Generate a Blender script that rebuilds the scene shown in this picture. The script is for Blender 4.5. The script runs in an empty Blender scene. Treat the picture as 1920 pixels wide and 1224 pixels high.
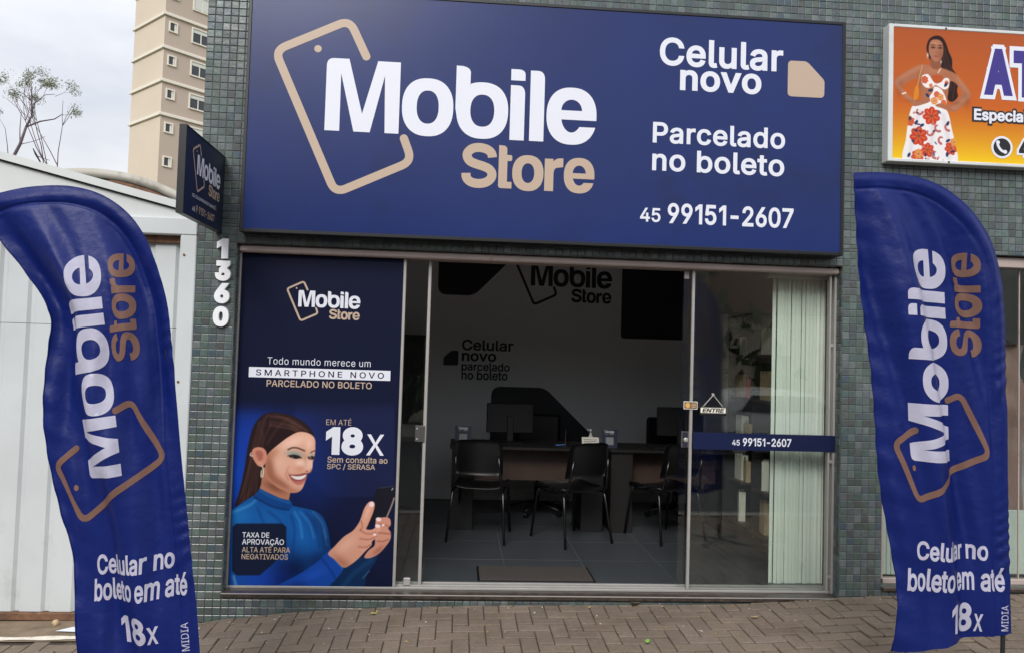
import bpy, bmesh, math, random
import numpy as np
from mathutils import Matrix, Vector

scene = bpy.context.scene
col = scene.collection
R = math.radians

# ------------------------------------------------------------------ camera
cam_data = bpy.data.cameras.new('camera')
cam = bpy.data.objects.new('camera', cam_data)
col.objects.link(cam)
scene.camera = cam
cam_data.sensor_width = 36.0
cam_data.lens = 27.19
cam_data.clip_start = 0.05
cam_data.clip_end = 2000


def camera_axes(yaw, pitch, roll):
    cy, sy, cp, sp, cr, sr = (math.cos(yaw), math.sin(yaw), math.cos(pitch),
                              math.sin(pitch), math.cos(roll), math.sin(roll))
    fwd = Vector((sy * cp, cy * cp, sp))
    right = Vector((cy, -sy, 0))
    up = right.cross(fwd)
    return right * cr + up * sr, up * cr - right * sr, fwd


CAM = Vector((1.48, -5.2093, 1.5734))
ax_r, ax_u, ax_f = camera_axes(0.0691, 0.0399, 0.0302)
cam.matrix_world = Matrix(((ax_r.x, ax_u.x, -ax_f.x, CAM.x), (ax_r.y, ax_u.y, -ax_f.y, CAM.y),
                           (ax_r.z, ax_u.z, -ax_f.z, CAM.z), (0, 0, 0, 1)))

# ------------------------------------------------------------------ sky and sun (overcast noon)
SUN_EL, SUN_AZ = R(38), R(197)          # azimuth clockwise from +Y
world = bpy.data.worlds.new('World')
scene.world = world
world.use_nodes = True
wn, wl = world.node_tree.nodes, world.node_tree.links
wn.clear()
w_out = wn.new('ShaderNodeOutputWorld')
w_bg = wn.new('ShaderNodeBackground')
w_bg.inputs['Strength'].default_value = 0.10
w_sky = wn.new('ShaderNodeTexSky')
w_sky.sky_type = 'NISHITA'
w_sky.sun_disc = False
w_sky.sun_elevation = SUN_EL
w_sky.sun_rotation = SUN_AZ
w_tc = wn.new('ShaderNodeTexCoord')
w_map = wn.new('ShaderNodeMapping')
w_map.inputs['Scale'].default_value = (1.0, 1.0, 2.6)
w_noise = wn.new('ShaderNodeTexNoise')
w_noise.inputs['Scale'].default_value = 2.3
w_noise.inputs['Detail'].default_value = 6
w_noise.inputs['Roughness'].default_value = 0.52
w_ramp = wn.new('ShaderNodeValToRGB')
w_ramp.color_ramp.elements[0].position = 0.40
w_ramp.color_ramp.elements[1].position = 0.60
w_mixc = wn.new('ShaderNodeMix'); w_mixc.data_type = 'RGBA'
w_mixc.inputs[6].default_value = (4.25, 4.40, 4.80, 1)
w_mixc.inputs[7].default_value = (5.7, 5.75, 5.85, 1)
w_mix = wn.new('ShaderNodeMix'); w_mix.data_type = 'RGBA'
w_mix.inputs[0].default_value = 0.92
wl.new(w_tc.outputs['Generated'], w_map.inputs['Vector'])
wl.new(w_map.outputs[0], w_noise.inputs['Vector'])
wl.new(w_noise.outputs[0], w_ramp.inputs[0])
wl.new(w_ramp.outputs[0], w_mixc.inputs[0])
wl.new(w_sky.outputs[0], w_mix.inputs[6])
wl.new(w_mixc.outputs[2], w_mix.inputs[7])
# standard overcast sky: luminance grows with (1 + 2 sin elevation)
w_sep = wn.new('ShaderNodeSeparateXYZ')
w_el = wn.new('ShaderNodeMath'); w_el.operation = 'MULTIPLY_ADD'; w_el.use_clamp = False
w_el.inputs[1].default_value = 1.15; w_el.inputs[2].default_value = 0.80
w_mx = wn.new('ShaderNodeMath'); w_mx.operation = 'MAXIMUM'; w_mx.inputs[1].default_value = 0.0
w_sc = wn.new('ShaderNodeVectorMath'); w_sc.operation = 'SCALE'
wl.new(w_tc.outputs['Generated'], w_sep.inputs[0])
wl.new(w_sep.outputs['Z'], w_mx.inputs[0])
wl.new(w_mx.outputs[0], w_el.inputs[0])
wl.new(w_mix.outputs[2], w_sc.inputs[0])
wl.new(w_el.outputs[0], w_sc.inputs['Scale'])
wl.new(w_sc.outputs[0], w_bg.inputs['Color'])
wl.new(w_bg.outputs[0], w_out.inputs['Surface'])

sun_data = bpy.data.lights.new('sun', 'SUN')
sun_data.energy = 1.5
sun_data.angle = R(26)
sun_data.color = (1.0, 0.97, 0.92)
sun = bpy.data.objects.new('sun', sun_data)
col.objects.link(sun)
sun_dir = Vector((math.sin(SUN_AZ) * math.cos(SUN_EL), math.cos(SUN_AZ) * math.cos(SUN_EL), math.sin(SUN_EL)))
sun.rotation_euler = sun_dir.to_track_quat('Z', 'Y').to_euler()
sun.location = sun_dir * 40

vs = scene.view_settings
vs.view_transform = 'Standard'
vs.look = 'None'
vs.exposure = 0.70
vs.gamma = 1.0
vs.use_curve_mapping = False
scene.cycles.use_denoising = True
scene.cycles.max_bounces = 8
scene.cycles.diffuse_bounces = 5
scene.cycles.glossy_bounces = 4
scene.cycles.transparent_max_bounces = 24
scene.cycles.caustics_reflective = False
scene.cycles.caustics_refractive = False

# ------------------------------------------------------------------ helpers
rng = random.Random(7)


def lin(c):
    """sRGB 0-255 -> linear"""
    return tuple((v / 255 / 12.92) if v / 255 <= 0.04045 else ((v / 255 + 0.055) / 1.055) ** 2.4 for v in c)


def tag(o, label=None, cat=None, group=None, kind=None):
    if label: o['label'] = label
    if cat: o['category'] = cat
    if group: o['group'] = group
    if kind: o['kind'] = kind
    return o


def empty(name, loc=(0, 0, 0), rz=0.0):
    o = bpy.data.objects.new(name, None)
    o.empty_display_size = 0.1
    col.objects.link(o)
    o.location = loc
    o.rotation_euler = (0, 0, rz)
    return o


def link(name, me, mat=None, parent=None):
    o = bpy.data.objects.new(name, me)
    col.objects.link(o)
    if mat is not None and not me.materials:
        me.materials.append(mat)
    if parent is not None:
        o.parent = parent
    return o


class MB:
    """collects shapes into one mesh"""

    def __init__(self):
        self.v, self.f = [], []

    def add(self, vs_, fs_):
        n = len(self.v)
        self.v += [tuple(p) for p in vs_]
        self.f += [tuple(i + n for i in f) for f in fs_]
        return self

    def box(self, x0, x1, y0, y1, z0, z1, ch=0.0, M=None):
        if ch <= 0:
            vs_ = [(x0, y0, z0), (x1, y0, z0), (x1, y1, z0), (x0, y1, z0), (x0, y0, z1), (x1, y0, z1), (x1, y1, z1), (x0, y1, z1)]
            fs_ = [(0, 3, 2, 1), (4, 5, 6, 7), (0, 1, 5, 4), (1, 2, 6, 5), (2, 3, 7, 6), (3, 0, 4, 7)]
        else:
            bm = bmesh.new()
            bmesh.ops.create_cube(bm, size=1)
            for v in bm.verts:
                v.co = Vector(((x0 + x1) / 2 + v.co.x * (x1 - x0), (y0 + y1) / 2 + v.co.y * (y1 - y0), (z0 + z1) / 2 + v.co.z * (z1 - z0)))
            bmesh.ops.bevel(bm, geom=bm.edges[:], offset=ch, segments=1, affect='EDGES')
            bm.verts.index_update()
            vs_ = [tuple(v.co) for v in bm.verts]
            fs_ = [tuple(v.index for v in f.verts) for f in bm.faces]
            bm.free()
        if M is not None:
            vs_ = [tuple(M @ Vector(p)) for p in vs_]
        return self.add(vs_, fs_)

    def tube(self, pts, r, n=10, caps=True):
        pts = [Vector(p) for p in pts]
        rs = r if isinstance(r, (list, tuple)) else [r] * len(pts)
        vs_, fs_ = [], []
        prev = None
        for i, p in enumerate(pts):
            d = (pts[min(i + 1, len(pts) - 1)] - pts[max(i - 1, 0)]).normalized()
            if prev is None:
                a = d.orthogonal().normalized()
            else:
                a = (prev - d * prev.dot(d)).normalized()
            prev = a
            b = d.cross(a)
            for k in range(n):
                t = 2 * math.pi * k / n
                vs_.append(tuple(p + (a * math.cos(t) + b * math.sin(t)) * rs[i]))
        for i in range(len(pts) - 1):
            for k in range(n):
                k2 = (k + 1) % n
                fs_.append((i * n + k, i * n + k2, (i + 1) * n + k2, (i + 1) * n + k))
        if caps:
            fs_.append(tuple(range(n - 1, -1, -1)))
            fs_.append(tuple((len(pts) - 1) * n + k for k in range(n)))
        return self.add(vs_, fs_)

    def lathe(self, prof, c, n=16):
        vs_, fs_ = [], []
        for r, z in prof:
            for k in range(n):
                t = 2 * math.pi * k / n
                vs_.append((c[0] + r * math.cos(t), c[1] + r * math.sin(t), c[2] + z))
        for i in range(len(prof) - 1):
            for k in range(n):
                k2 = (k + 1) % n
                fs_.append((i * n + k, i * n + k2, (i + 1) * n + k2, (i + 1) * n + k))
        fs_.append(tuple(range(n - 1, -1, -1)))
        fs_.append(tuple((len(prof) - 1) * n + k for k in range(n)))
        return self.add(vs_, fs_)

    def prism_y(self, poly, y0, y1):
        """polygon in (x,z) extruded from y0 (front) to y1"""
        n = len(poly)
        vs_ = [(x, y0, z) for x, z in poly] + [(x, y1, z) for x, z in poly]
        fs_ = [tuple(range(n)), tuple(range(2 * n - 1, n - 1, -1))]
        fs_ += [(i, i + n, (i + 1) % n + n, (i + 1) % n) for i in range(n)]
        return self.add(vs_, fs_)

    def mesh(self, name, smooth=False):
        me = bpy.data.meshes.new(name)
        me.from_pydata(self.v, [], self.f)
        if smooth:
            me.polygons.foreach_set('use_smooth', [True] * len(me.polygons))
        me.update()
        return me

    def build(self, name, mat, parent=None, smooth=False):
        return link(name, self.mesh(name, smooth), mat, parent)


def set_tint(me, cols):
    """cols: one rgb, or rgb per face -> corner colour attribute 'tint'"""
    at = me.color_attributes.new('tint', 'FLOAT_COLOR', 'CORNER')
    n = len(me.loops)
    if len(cols) == 3 and not hasattr(cols[0], '__len__'):
        arr = np.tile(np.array([*cols, 1.0], np.float32), n)
    else:
        tot = np.array([p.loop_total for p in me.polygons])
        arr = np.repeat(np.c_[np.array(cols, np.float32), np.ones(len(cols), np.float32)], tot, axis=0).ravel()
    at.data.foreach_set('color', arr)


# ------------------------------------------------------------------ materials
def mat(name, rgb, rough=0.6, spec=0.5, metal=0.0, noise=0.0, nscale=20.0, bump=0.0, bscale=60.0, coat=0.0, sheen=0.0, attr=None,
        dirt=None, dscale=3.0, dpos=(0.5, 0.75), emit=None):
    m = bpy.data.materials.new(name)
    m.use_nodes = True
    nt = m.node_tree
    b = nt.nodes['Principled BSDF']
    c = lin(rgb)
    b.inputs['Base Color'].default_value = (*c, 1)
    b.inputs['Roughness'].default_value = rough
    b.inputs['Specular IOR Level'].default_value = spec
    b.inputs['Metallic'].default_value = metal
    b.inputs['Coat Weight'].default_value = coat
    b.inputs['Coat Roughness'].default_value = 0.08
    b.inputs['Sheen Weight'].default_value = sheen
    src = None
    tc = nt.nodes.new('ShaderNodeNewGeometry')
    if attr:
        a = nt.nodes.new('ShaderNodeAttribute'); a.attribute_name = attr
        src = a.outputs['Color']
    if noise > 0:
        n = nt.nodes.new('ShaderNodeTexNoise'); n.inputs['Scale'].default_value = nscale; n.inputs['Detail'].default_value = 8
        nt.links.new(tc.outputs['Position'], n.inputs['Vector'])
        mr = nt.nodes.new('ShaderNodeMapRange')
        mr.inputs[1].default_value = 0.3; mr.inputs[2].default_value = 0.7
        mr.inputs[3].default_value = 1 - noise; mr.inputs[4].default_value = 1 + noise
        nt.links.new(n.outputs[0], mr.inputs[0])
        mx = nt.nodes.new('ShaderNodeMix'); mx.data_type = 'RGBA'; mx.blend_type = 'MULTIPLY'; mx.inputs[0].default_value = 1
        mx.inputs[6].default_value = (*c, 1)
        if src: nt.links.new(src, mx.inputs[6])
        nt.links.new(mr.outputs[0], mx.inputs[7])
        src = mx.outputs[2]
    if dirt:
        n = nt.nodes.new('ShaderNodeTexNoise'); n.inputs['Scale'].default_value = dscale; n.inputs['Detail'].default_value = 9
        n.inputs['Roughness'].default_value = 0.65
        nt.links.new(tc.outputs['Position'], n.inputs['Vector'])
        rp = nt.nodes.new('ShaderNodeValToRGB')
        rp.color_ramp.elements[0].position = dpos[0]; rp.color_ramp.elements[1].position = dpos[1]
        nt.links.new(n.outputs[0], rp.inputs[0])
        mx = nt.nodes.new('ShaderNodeMix'); mx.data_type = 'RGBA'
        mx.inputs[6].default_value = (*c, 1); mx.inputs[7].default_value = (*lin(dirt), 1)
        if src: nt.links.new(src, mx.inputs[6])
        nt.links.new(rp.outputs[0], mx.inputs[0])
        src = mx.outputs[2]
    if src: nt.links.new(src, b.inputs['Base Color'])
    if bump > 0:
        n = nt.nodes.new('ShaderNodeTexNoise'); n.inputs['Scale'].default_value = bscale; n.inputs['Detail'].default_value = 6
        nt.links.new(tc.outputs['Position'], n.inputs['Vector'])
        bp = nt.nodes.new('ShaderNodeBump'); bp.inputs['Strength'].default_value = bump; bp.inputs['Distance'].default_value = 0.01
        nt.links.new(n.outputs[0], bp.inputs['Height'])
        nt.links.new(bp.outputs[0], b.inputs['Normal'])
    if emit:
        b.inputs['Emission Color'].default_value = (*lin(emit[0]), 1)
        b.inputs['Emission Strength'].default_value = emit[1]
    return m


def glass_mat(name, tint=(0.965, 0.98, 0.97)):
    m = bpy.data.materials.new(name); m.use_nodes = True
    nt = m.node_tree; nt.nodes.clear()
    o = nt.nodes.new('ShaderNodeOutputMaterial')
    t = nt.nodes.new('ShaderNodeBsdfTransparent'); t.inputs[0].default_value = (*tint, 1)
    g = nt.nodes.new('ShaderNodeBsdfGlossy'); g.inputs['Roughness'].default_value = 0.0; g.inputs[0].default_value = (1, 1, 1, 1)
    lw = nt.nodes.new('ShaderNodeLayerWeight'); lw.inputs['Blend'].default_value = 0.5
    pw = nt.nodes.new('ShaderNodeMath'); pw.operation = 'POWER'; pw.inputs[1].default_value = 5.0
    f = nt.nodes.new('ShaderNodeMath'); f.operation = 'MULTIPLY_ADD'; f.inputs[1].default_value = 0.96; f.inputs[2].default_value = 0.04
    nt.links.new(lw.outputs['Facing'], pw.inputs[0]); nt.links.new(pw.outputs[0], f.inputs[0])
    mx = nt.nodes.new('ShaderNodeMixShader')
    nt.links.new(f.outputs[0], mx.inputs[0]); nt.links.new(t.outputs[0], mx.inputs[1]); nt.links.new(g.outputs[0], mx.inputs[2])
    nt.links.new(mx.outputs[0], o.inputs[0])
    return m


M = {}
M['white_paint'] = mat('white_paint', (206, 209, 208), 0.55, noise=0.05, nscale=3, dirt=(150, 145, 132), dscale=2.2, dpos=(0.55, 0.95), bump=0.05)
M['white_print'] = mat('white_print', (222, 224, 234), 0.45)
M['tan_print'] = mat('tan_print', (186, 164, 144), 0.45)
M['white_plastic'] = mat('white_plastic', (235, 235, 238), 0.4)
M['black_edge'] = mat('black_edge', (14, 16, 22), 0.4)
M['alu'] = mat('alu', (178, 174, 170), 0.4, metal=0.35, noise=0.06, nscale=9)
M['chrome'] = mat('chrome', (190, 188, 184), 0.22, metal=1.0)
M['rail'] = mat('rail', (176, 160, 154), 0.5, noise=0.1, nscale=5, dirt=(96, 82, 74), dscale=7, dpos=(0.6, 0.8))
M['granite'] = mat('granite', (74, 64, 58), 0.3, noise=0.35, nscale=120, dirt=(36, 32, 30), dscale=14, dpos=(0.4, 0.7))
M['glass'] = glass_mat('glass')
M['glass_dark'] = glass_mat('glass_dark', (0.84, 0.87, 0.86))
M['tile'] = mat('tile', (90, 100, 98), 0.24, 0.5, attr='tint', noise=0.16, nscale=38, bump=0.12, bscale=30, dirt=(66, 68, 60), dscale=2.6, dpos=(0.52, 0.85))
M['grout'] = mat('grout', (104, 106, 100), 0.9, noise=0.25, nscale=30, dirt=(52, 56, 54), dscale=0.9, dpos=(0.42, 0.62))
M['paver'] = mat('paver', (120, 106, 94), 0.85, 0.3, attr='tint', noise=0.14, nscale=55, bump=0.35, bscale=160, dirt=(92, 80, 68), dscale=2.4, dpos=(0.48, 0.80))
M['joint'] = mat('joint', (62, 54, 46), 0.95, noise=0.4, nscale=50, dirt=(110, 98, 82), dscale=10)
M['navy'] = mat('navy', (15, 37, 97), 0.26, 0.42, noise=0.10, nscale=1.6, dirt=(11, 24, 58), dscale=1.3, dpos=(0.52, 0.85), bump=0.12, bscale=1.1)
M['navy_dark'] = mat('navy_dark', (22, 32, 62), 0.4)
M['vinyl'] = mat('vinyl', (14, 20, 47), 0.5, 0.12)
M['vinyl_panel'] = mat('vinyl_panel', (24, 32, 66), 0.5, 0.15)
def cloth_mat(name, rgb, rough=0.5, spec=0.3, thin=0.3):
    """thin printed polyester: some light passes through"""
    m = mat(name, rgb, rough, spec, noise=0.06, nscale=7, bump=0.6, bscale=13)
    nt = m.node_tree
    b = nt.nodes['Principled BSDF']; o = nt.nodes['Material Output']
    t = nt.nodes.new('ShaderNodeBsdfTranslucent'); t.inputs[0].default_value = (*lin(rgb), 1)
    mx = nt.nodes.new('ShaderNodeMixShader'); mx.inputs[0].default_value = thin
    nt.links.new(b.outputs[0], mx.inputs[1]); nt.links.new(t.outputs[0], mx.inputs[2]); nt.links.new(mx.outputs[0], o.inputs[0])
    return m


M['flag'] = cloth_mat('flag', (17, 36, 112), 0.44, 0.38)
M['flag_white'] = cloth_mat('flag_white', (212, 210, 230), 0.5, 0.2)
M['flag_tan'] = cloth_mat('flag_tan', (140, 106, 94), 0.5, 0.2)
M['pole'] = mat('pole', (60, 62, 66), 0.35, metal=0.6)
M['black'] = mat('black', (10, 10, 12), 0.5)
M['black_plastic'] = mat('black_plastic', (13, 13, 15), 0.45, bump=0.05, bscale=300)
M['steel_black'] = mat('steel_black', (18, 18, 20), 0.25, 0.6)
M['room_white'] = mat('room_white', (236, 236, 238), 0.7, noise=0.02, nscale=2)
M['room_ceiling'] = mat('room_ceiling', (236, 236, 234), 0.8)
M['room_dark'] = mat('room_dark', (30, 31, 36), 0.6)
M['decal'] = mat('decal', (18, 20, 30), 0.5)
M['floor_tile'] = mat('floor_tile', (64, 68, 72), 0.34, 0.45, noise=0.08, nscale=5)
M['floor_joint'] = mat('floor_joint', (98, 100, 100), 0.8)
M['wood'] = mat('wood', (70, 53, 46), 0.45, noise=0.2, nscale=8)
M['wood_dark'] = mat('wood_dark', (24, 21, 21), 0.5, noise=0.15, nscale=8)
M['mat'] = mat('mat', (62, 56, 52), 0.95, noise=0.2, nscale=200, bump=0.5, bscale=300)
M['slat'] = mat('slat', (228, 235, 224), 0.6, noise=0.04, nscale=6)
M['paper'] = mat('paper', (232, 228, 214), 0.7)
M['kraft'] = mat('kraft', (196, 170, 132), 0.75, noise=0.06, nscale=30)
M['red'] = mat('red', (190, 40, 48), 0.5)
M['gate'] = mat('gate', (198, 203, 204), 0.5, noise=0.05, nscale=2.5, dirt=(150, 146, 132), dscale=1.7, dpos=(0.6, 0.95))
M['rust'] = mat('rust', (116, 84, 62), 0.8, noise=0.3, nscale=25, dirt=(60, 44, 36), dscale=9)
M['concrete'] = mat('concrete', (128, 112, 92), 0.9, noise=0.12, nscale=14, dirt=(90, 78, 64), dscale=4, bump=0.2, bscale=90)
M['road_paint'] = mat('road_paint', (222, 214, 200), 0.8, noise=0.12, nscale=30, dirt=(150, 134, 114), dscale=16, dpos=(0.55, 0.68))
M['asphalt'] = mat('asphalt', (62, 62, 64), 0.9, noise=0.2, nscale=40, bump=0.3, bscale=150)
M['kerb'] = mat('kerb', (150, 146, 138), 0.9, noise=0.15, nscale=20)
M['earth'] = mat('earth', (96, 96, 70), 0.95, noise=0.3, nscale=2)
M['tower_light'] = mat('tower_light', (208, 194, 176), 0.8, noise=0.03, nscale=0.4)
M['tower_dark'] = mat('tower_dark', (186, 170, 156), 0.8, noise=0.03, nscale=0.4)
M['tower_trim'] = mat('tower_trim', (226, 220, 208), 0.7)
M['win_glass'] = mat('win_glass', (52, 56, 62), 0.12, 0.6)
M['shutter'] = mat('shutter', (208, 210, 202), 0.6)
M['roof_pale'] = mat('roof_pale', (176, 172, 162), 0.7, noise=0.08, nscale=3, dirt=(128, 122, 108), dscale=2.2, dpos=(0.5, 0.72))
M['bark'] = mat('bark', (104, 88, 96), 0.9, noise=0.2, nscale=12)
M['leaf'] = mat('leaf', (96, 106, 74), 0.7, attr='tint')
M['lamp'] = mat('lamp', (255, 255, 250), 0.5, emit=((255, 250, 240), 2.0))
M['print'] = mat('print', (128, 128, 128), 0.5, 0.12, attr='tint')
M['satin'] = mat('satin', (168, 132, 122), 0.28, 0.6, sheen=0.3)


# ------------------------------------------------------------------ lettering and flat print
try:                                        # the plain sans face that ships inside Blender itself
    SANS = bpy.data.fonts.load(bpy.utils.system_resource('DATAFILES', path='fonts') + '/Inter.woff2')
except Exception:
    SANS = None


def fill_contours(loops):
    """union fill (negative winding = ink) of possibly overlapping contours -> flat, non-overlapping faces"""
    A = np.concatenate([np.asarray(l) for l in loops]); B = np.concatenate([np.roll(np.asarray(l), -1, 0) for l in loops])
    ok = np.abs(A[:, 1] - B[:, 1]) > 1e-7
    A, B = A[ok], B[ok]
    d = B - A
    n_ = len(A)
    ys = [A[:, 1], B[:, 1]]
    # crossings
    r_ = A[None, :, :] - A[:, None, :]
    den = d[:, None, 0] * d[None, :, 1] - d[:, None, 1] * d[None, :, 0]
    with np.errstate(divide='ignore', invalid='ignore'):
        t = (r_[..., 0] * d[None, :, 1] - r_[..., 1] * d[None, :, 0]) / den
        u = (r_[..., 0] * d[:, None, 1] - r_[..., 1] * d[:, None, 0]) / den
    hit = np.triu((t > 1e-6) & (t < 1 - 1e-6) & (u > 1e-6) & (u < 1 - 1e-6), 1)
    ii, jj = np.nonzero(hit)
    ys.append(A[ii, 1] + t[ii, jj] * d[ii, 1])
    lv = np.unique(np.round(np.concatenate(ys), 6))
    lv = lv[np.concatenate([[True], np.diff(lv) > 1e-5])]
    lo, hi = np.minimum(A[:, 1], B[:, 1]), np.maximum(A[:, 1], B[:, 1])
    sg = np.where(d[:, 1] > 0, 1, -1)
    V, F = [], []
    for y0, y1 in zip(lv[:-1], lv[1:]):
        ym = (y0 + y1) / 2
        k = np.nonzero((lo < ym) & (hi > ym))[0]
        if not len(k): continue
        sl = d[k, 0] / d[k, 1]
        xm = A[k, 0] + (ym - A[k, 1]) * sl
        o_ = np.argsort(xm); k = k[o_]; sl = sl[o_]; xm = xm[o_]
        w = np.cumsum(sg[k])                       # contour going up on the left of ink -> +1
        start = None
        for q in range(len(k)):
            inside = w[q] > 0
            if inside and start is None: start = q
            elif not inside and start is not None:
                a_, b_ = start, q
                xs_ = [xm[a_] + (y0 - ym) * sl[a_], xm[b_] + (y0 - ym) * sl[b_], xm[b_] + (y1 - ym) * sl[b_], xm[a_] + (y1 - ym) * sl[a_]]
                m0 = len(V)
                V += [(xs_[0], y0), (xs_[1], y0), (xs_[2], y1), (xs_[3], y1)]
                F.append((m0, m0 + 1, m0 + 2, m0 + 3)); start = None
    return V, F


def text_contours(body, bold, spacing, res):
    cu = bpy.data.curves.new('lettering', 'FONT')
    cu.body = body
    if SANS: cu.font = SANS
    cu.space_character = spacing
    o = bpy.data.objects.new('lettering', cu)
    c = o.to_curve(bpy.context.evaluated_depsgraph_get())
    loops = []
    acc, foot = 0.0, None
    digits = not any(ch.isalpha() and ch != 'x' for ch in body)
    for sp in c.splines:
        P = []
        bp = sp.bezier_points
        if digits and len(bp) == 4:                   # plain 1 without a foot
            yy = [p.co.y for p in bp]
            if min(yy) < .01 and max(yy) < .15:
                foot = [p.co.x for p in bp]; continue
        for i in range(len(bp)):
            p, q = bp[i], bp[(i + 1) % len(bp)]
            a, b, e, g = (np.array(x[:2]) for x in (p.co, p.handle_right, q.handle_left, q.co))
            straight = np.abs((b - a)[0] * (g - a)[1] - (b - a)[1] * (g - a)[0]) + np.abs((e - a)[0] * (g - a)[1] - (e - a)[1] * (g - a)[0]) < 1e-5
            for k in range(1 if straight else res):
                t = k / res
                P.append(a * (1 - t) ** 3 + 3 * b * t * (1 - t) ** 2 + 3 * e * t * t * (1 - t) + g * t ** 3)
        Q = [P[0]]
        for p in P[1:]:
            if np.hypot(*(p - Q[-1])) > 2e-3: Q.append(p)
        if np.hypot(*(Q[0] - Q[-1])) < 2e-3: Q.pop()
        Q = np.array(Q)
        right = 0.0
        if foot:                                      # close up the space the foot took
            acc -= max(0, Q[:, 0].min() - min(foot)) * .7; right = max(0, max(foot) - Q[:, 0].max()) * .8; foot = None
        Q[:, 0] += acc
        acc -= right
        if bold:
            e1 = Q - np.roll(Q, 1, 0); e2 = np.roll(Q, -1, 0) - Q
            n1 = np.c_[-e1[:, 1], e1[:, 0]] / np.hypot(e1[:, 0], e1[:, 1])[:, None]      # left normals = outward of clockwise contours
            n2 = np.c_[-e2[:, 1], e2[:, 0]] / np.hypot(e2[:, 0], e2[:, 1])[:, None]
            m_ = n1 + n2; l2 = np.maximum((m_ ** 2).sum(1), .5)
            Q = Q + bold * m_ * (2 / l2)[:, None]
        loops.append(Q)
    o.to_curve_clear()
    bpy.data.objects.remove(o); bpy.data.curves.remove(cu)
    return loops


def text_geo(body, bold=0.0, spacing=1.0, res=4):
    """(verts Nx2, faces) of a line of lettering, its ink box scaled to 0..1 x 0..1"""
    loops = text_contours(body, bold, spacing, res)
    loops.sort(key=lambda l: l[:, 0].min())
    groups, right = [], -1e9
    for l in loops:                              # letters that touch are filled together
        if l[:, 0].min() > right: groups.append([])
        groups[-1].append(l); right = max(right, l[:, 0].max())
    V, F = [], []
    for g in groups:
        v, f = fill_contours(g)
        m0 = len(V)
        V += v; F += [tuple(i + m0 for i in q) for q in f]
    v = np.array(V)
    lo, hi = v.min(0), v.max(0)
    return (v - lo) / (hi - lo), F


def poly_geo(loops, res=1):
    """closed 2D loops (holes by even-odd) -> verts, faces"""
    cu = bpy.data.curves.new('outline', 'CURVE')
    cu.dimensions = '2D'
    cu.fill_mode = 'BOTH'
    for lp in loops:
        sp = cu.splines.new('POLY')
        sp.points.add(len(lp) - 1)
        for p, q in zip(sp.points, lp):
            p.co = (q[0], q[1], 0, 1)
        sp.use_cyclic_u = True
    o = bpy.data.objects.new('outline', cu)
    me = bpy.data.meshes.new_from_object(o)
    v = np.array([p.co[:2] for p in me.vertices])
    f = [tuple(p.vertices) for p in me.polygons]
    bpy.data.objects.remove(o); bpy.data.curves.remove(cu); bpy.data.meshes.remove(me)
    return v, f


def flat(name, geo, place, material, parent):
    """lay a 2D shape down with place(x, y) -> 3D"""
    v, f = geo
    mb = MB()
    mb.add([place(x, y) for x, y in v], f)
    return mb.build(name, material, parent)


def xz(y):
    return lambda a, b: (a, y, b)


def line(name, body, x0, z0, x1, z1, place, material, parent, bold=0.0, spacing=1.0):
    v, f = text_geo(body, bold, spacing)
    v = np.c_[x0 + v[:, 0] * (x1 - x0), z0 + v[:, 1] * (z1 - z0)]
    return flat(name, (v, f), place, material, parent)


def ellipse(cx, cy, rx, ry, p=2.0, n=48, a0=0.0, a1=2 * math.pi):
    out = []
    for k in range(n):
        t = a0 + (a1 - a0) * k / (n - (0 if abs(a1 - a0 - 2 * math.pi) < 1e-6 else 1))
        c, s = math.cos(t), math.sin(t)
        out.append((cx + rx * math.copysign(abs(c) ** (2 / p), c), cy + ry * math.copysign(abs(s) ** (2 / p), s)))
    return out


def rounded(pts, radii, n=6):
    """closed polygon with rounded corners"""
    out = []
    m = len(pts)
    for i, p in enumerate(pts):
        r = radii[i] if hasattr(radii, '__len__') else radii
        p = Vector(p)
        if r <= 0:
            out.append(tuple(p)); continue
        a = (Vector(pts[i - 1]) - p); b = (Vector(pts[(i + 1) % m]) - p)
        ra, rb = min(r, a.length * .49), min(r, b.length * .49)
        A, B = p + a.normalized() * ra, p + b.normalized() * rb
        for k in range(n + 1):
            t = k / n
            out.append(tuple(A * (1 - t) ** 2 + p * 2 * t * (1 - t) + B * t * t))
    return out


def open_round(pts, r, n=8):
    out = [tuple(pts[0])]
    for i in range(1, len(pts) - 1):
        p = Vector(pts[i]); a = Vector(pts[i - 1]) - p; b = Vector(pts[i + 1]) - p
        A, B = p + a.normalized() * r, p + b.normalized() * r
        for k in range(n + 1):
            t = k / n
            out.append(tuple(A * (1 - t) ** 2 + p * 2 * t * (1 - t) + B * t * t))
    out.append(tuple(pts[-1]))
    return out


def stroke_loop(pts, w, caps=True, n=8):
    """outline of a stroked path with (round) ends"""
    P = [Vector(p) for p in pts]
    L, Rr = [], []
    for i, p in enumerate(P):
        d = (P[min(i + 1, len(P) - 1)] - P[max(i - 1, 0)]).normalized()
        nn = Vector((-d.y, d.x))
        L.append(tuple(p + nn * w / 2)); Rr.append(tuple(p - nn * w / 2))
    e = []
    if caps:
        d = (P[-1] - P[-2]).normalized(); a = math.atan2(d.y, d.x)
        e = [(P[-1].x + w / 2 * math.cos(a + math.pi / 2 - math.pi * k / n), P[-1].y + w / 2 * math.sin(a + math.pi / 2 - math.pi * k / n)) for k in range(1, n)]
    s = []
    if caps:
        d = (P[0] - P[1]).normalized(); a = math.atan2(d.y, d.x)
        s = [(P[0].x + w / 2 * math.cos(a + math.pi / 2 - math.pi * k / n), P[0].y + w / 2 * math.sin(a + math.pi / 2 - math.pi * k / n)) for k in range(1, n)]
    return L + e + Rr[::-1] + s


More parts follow.
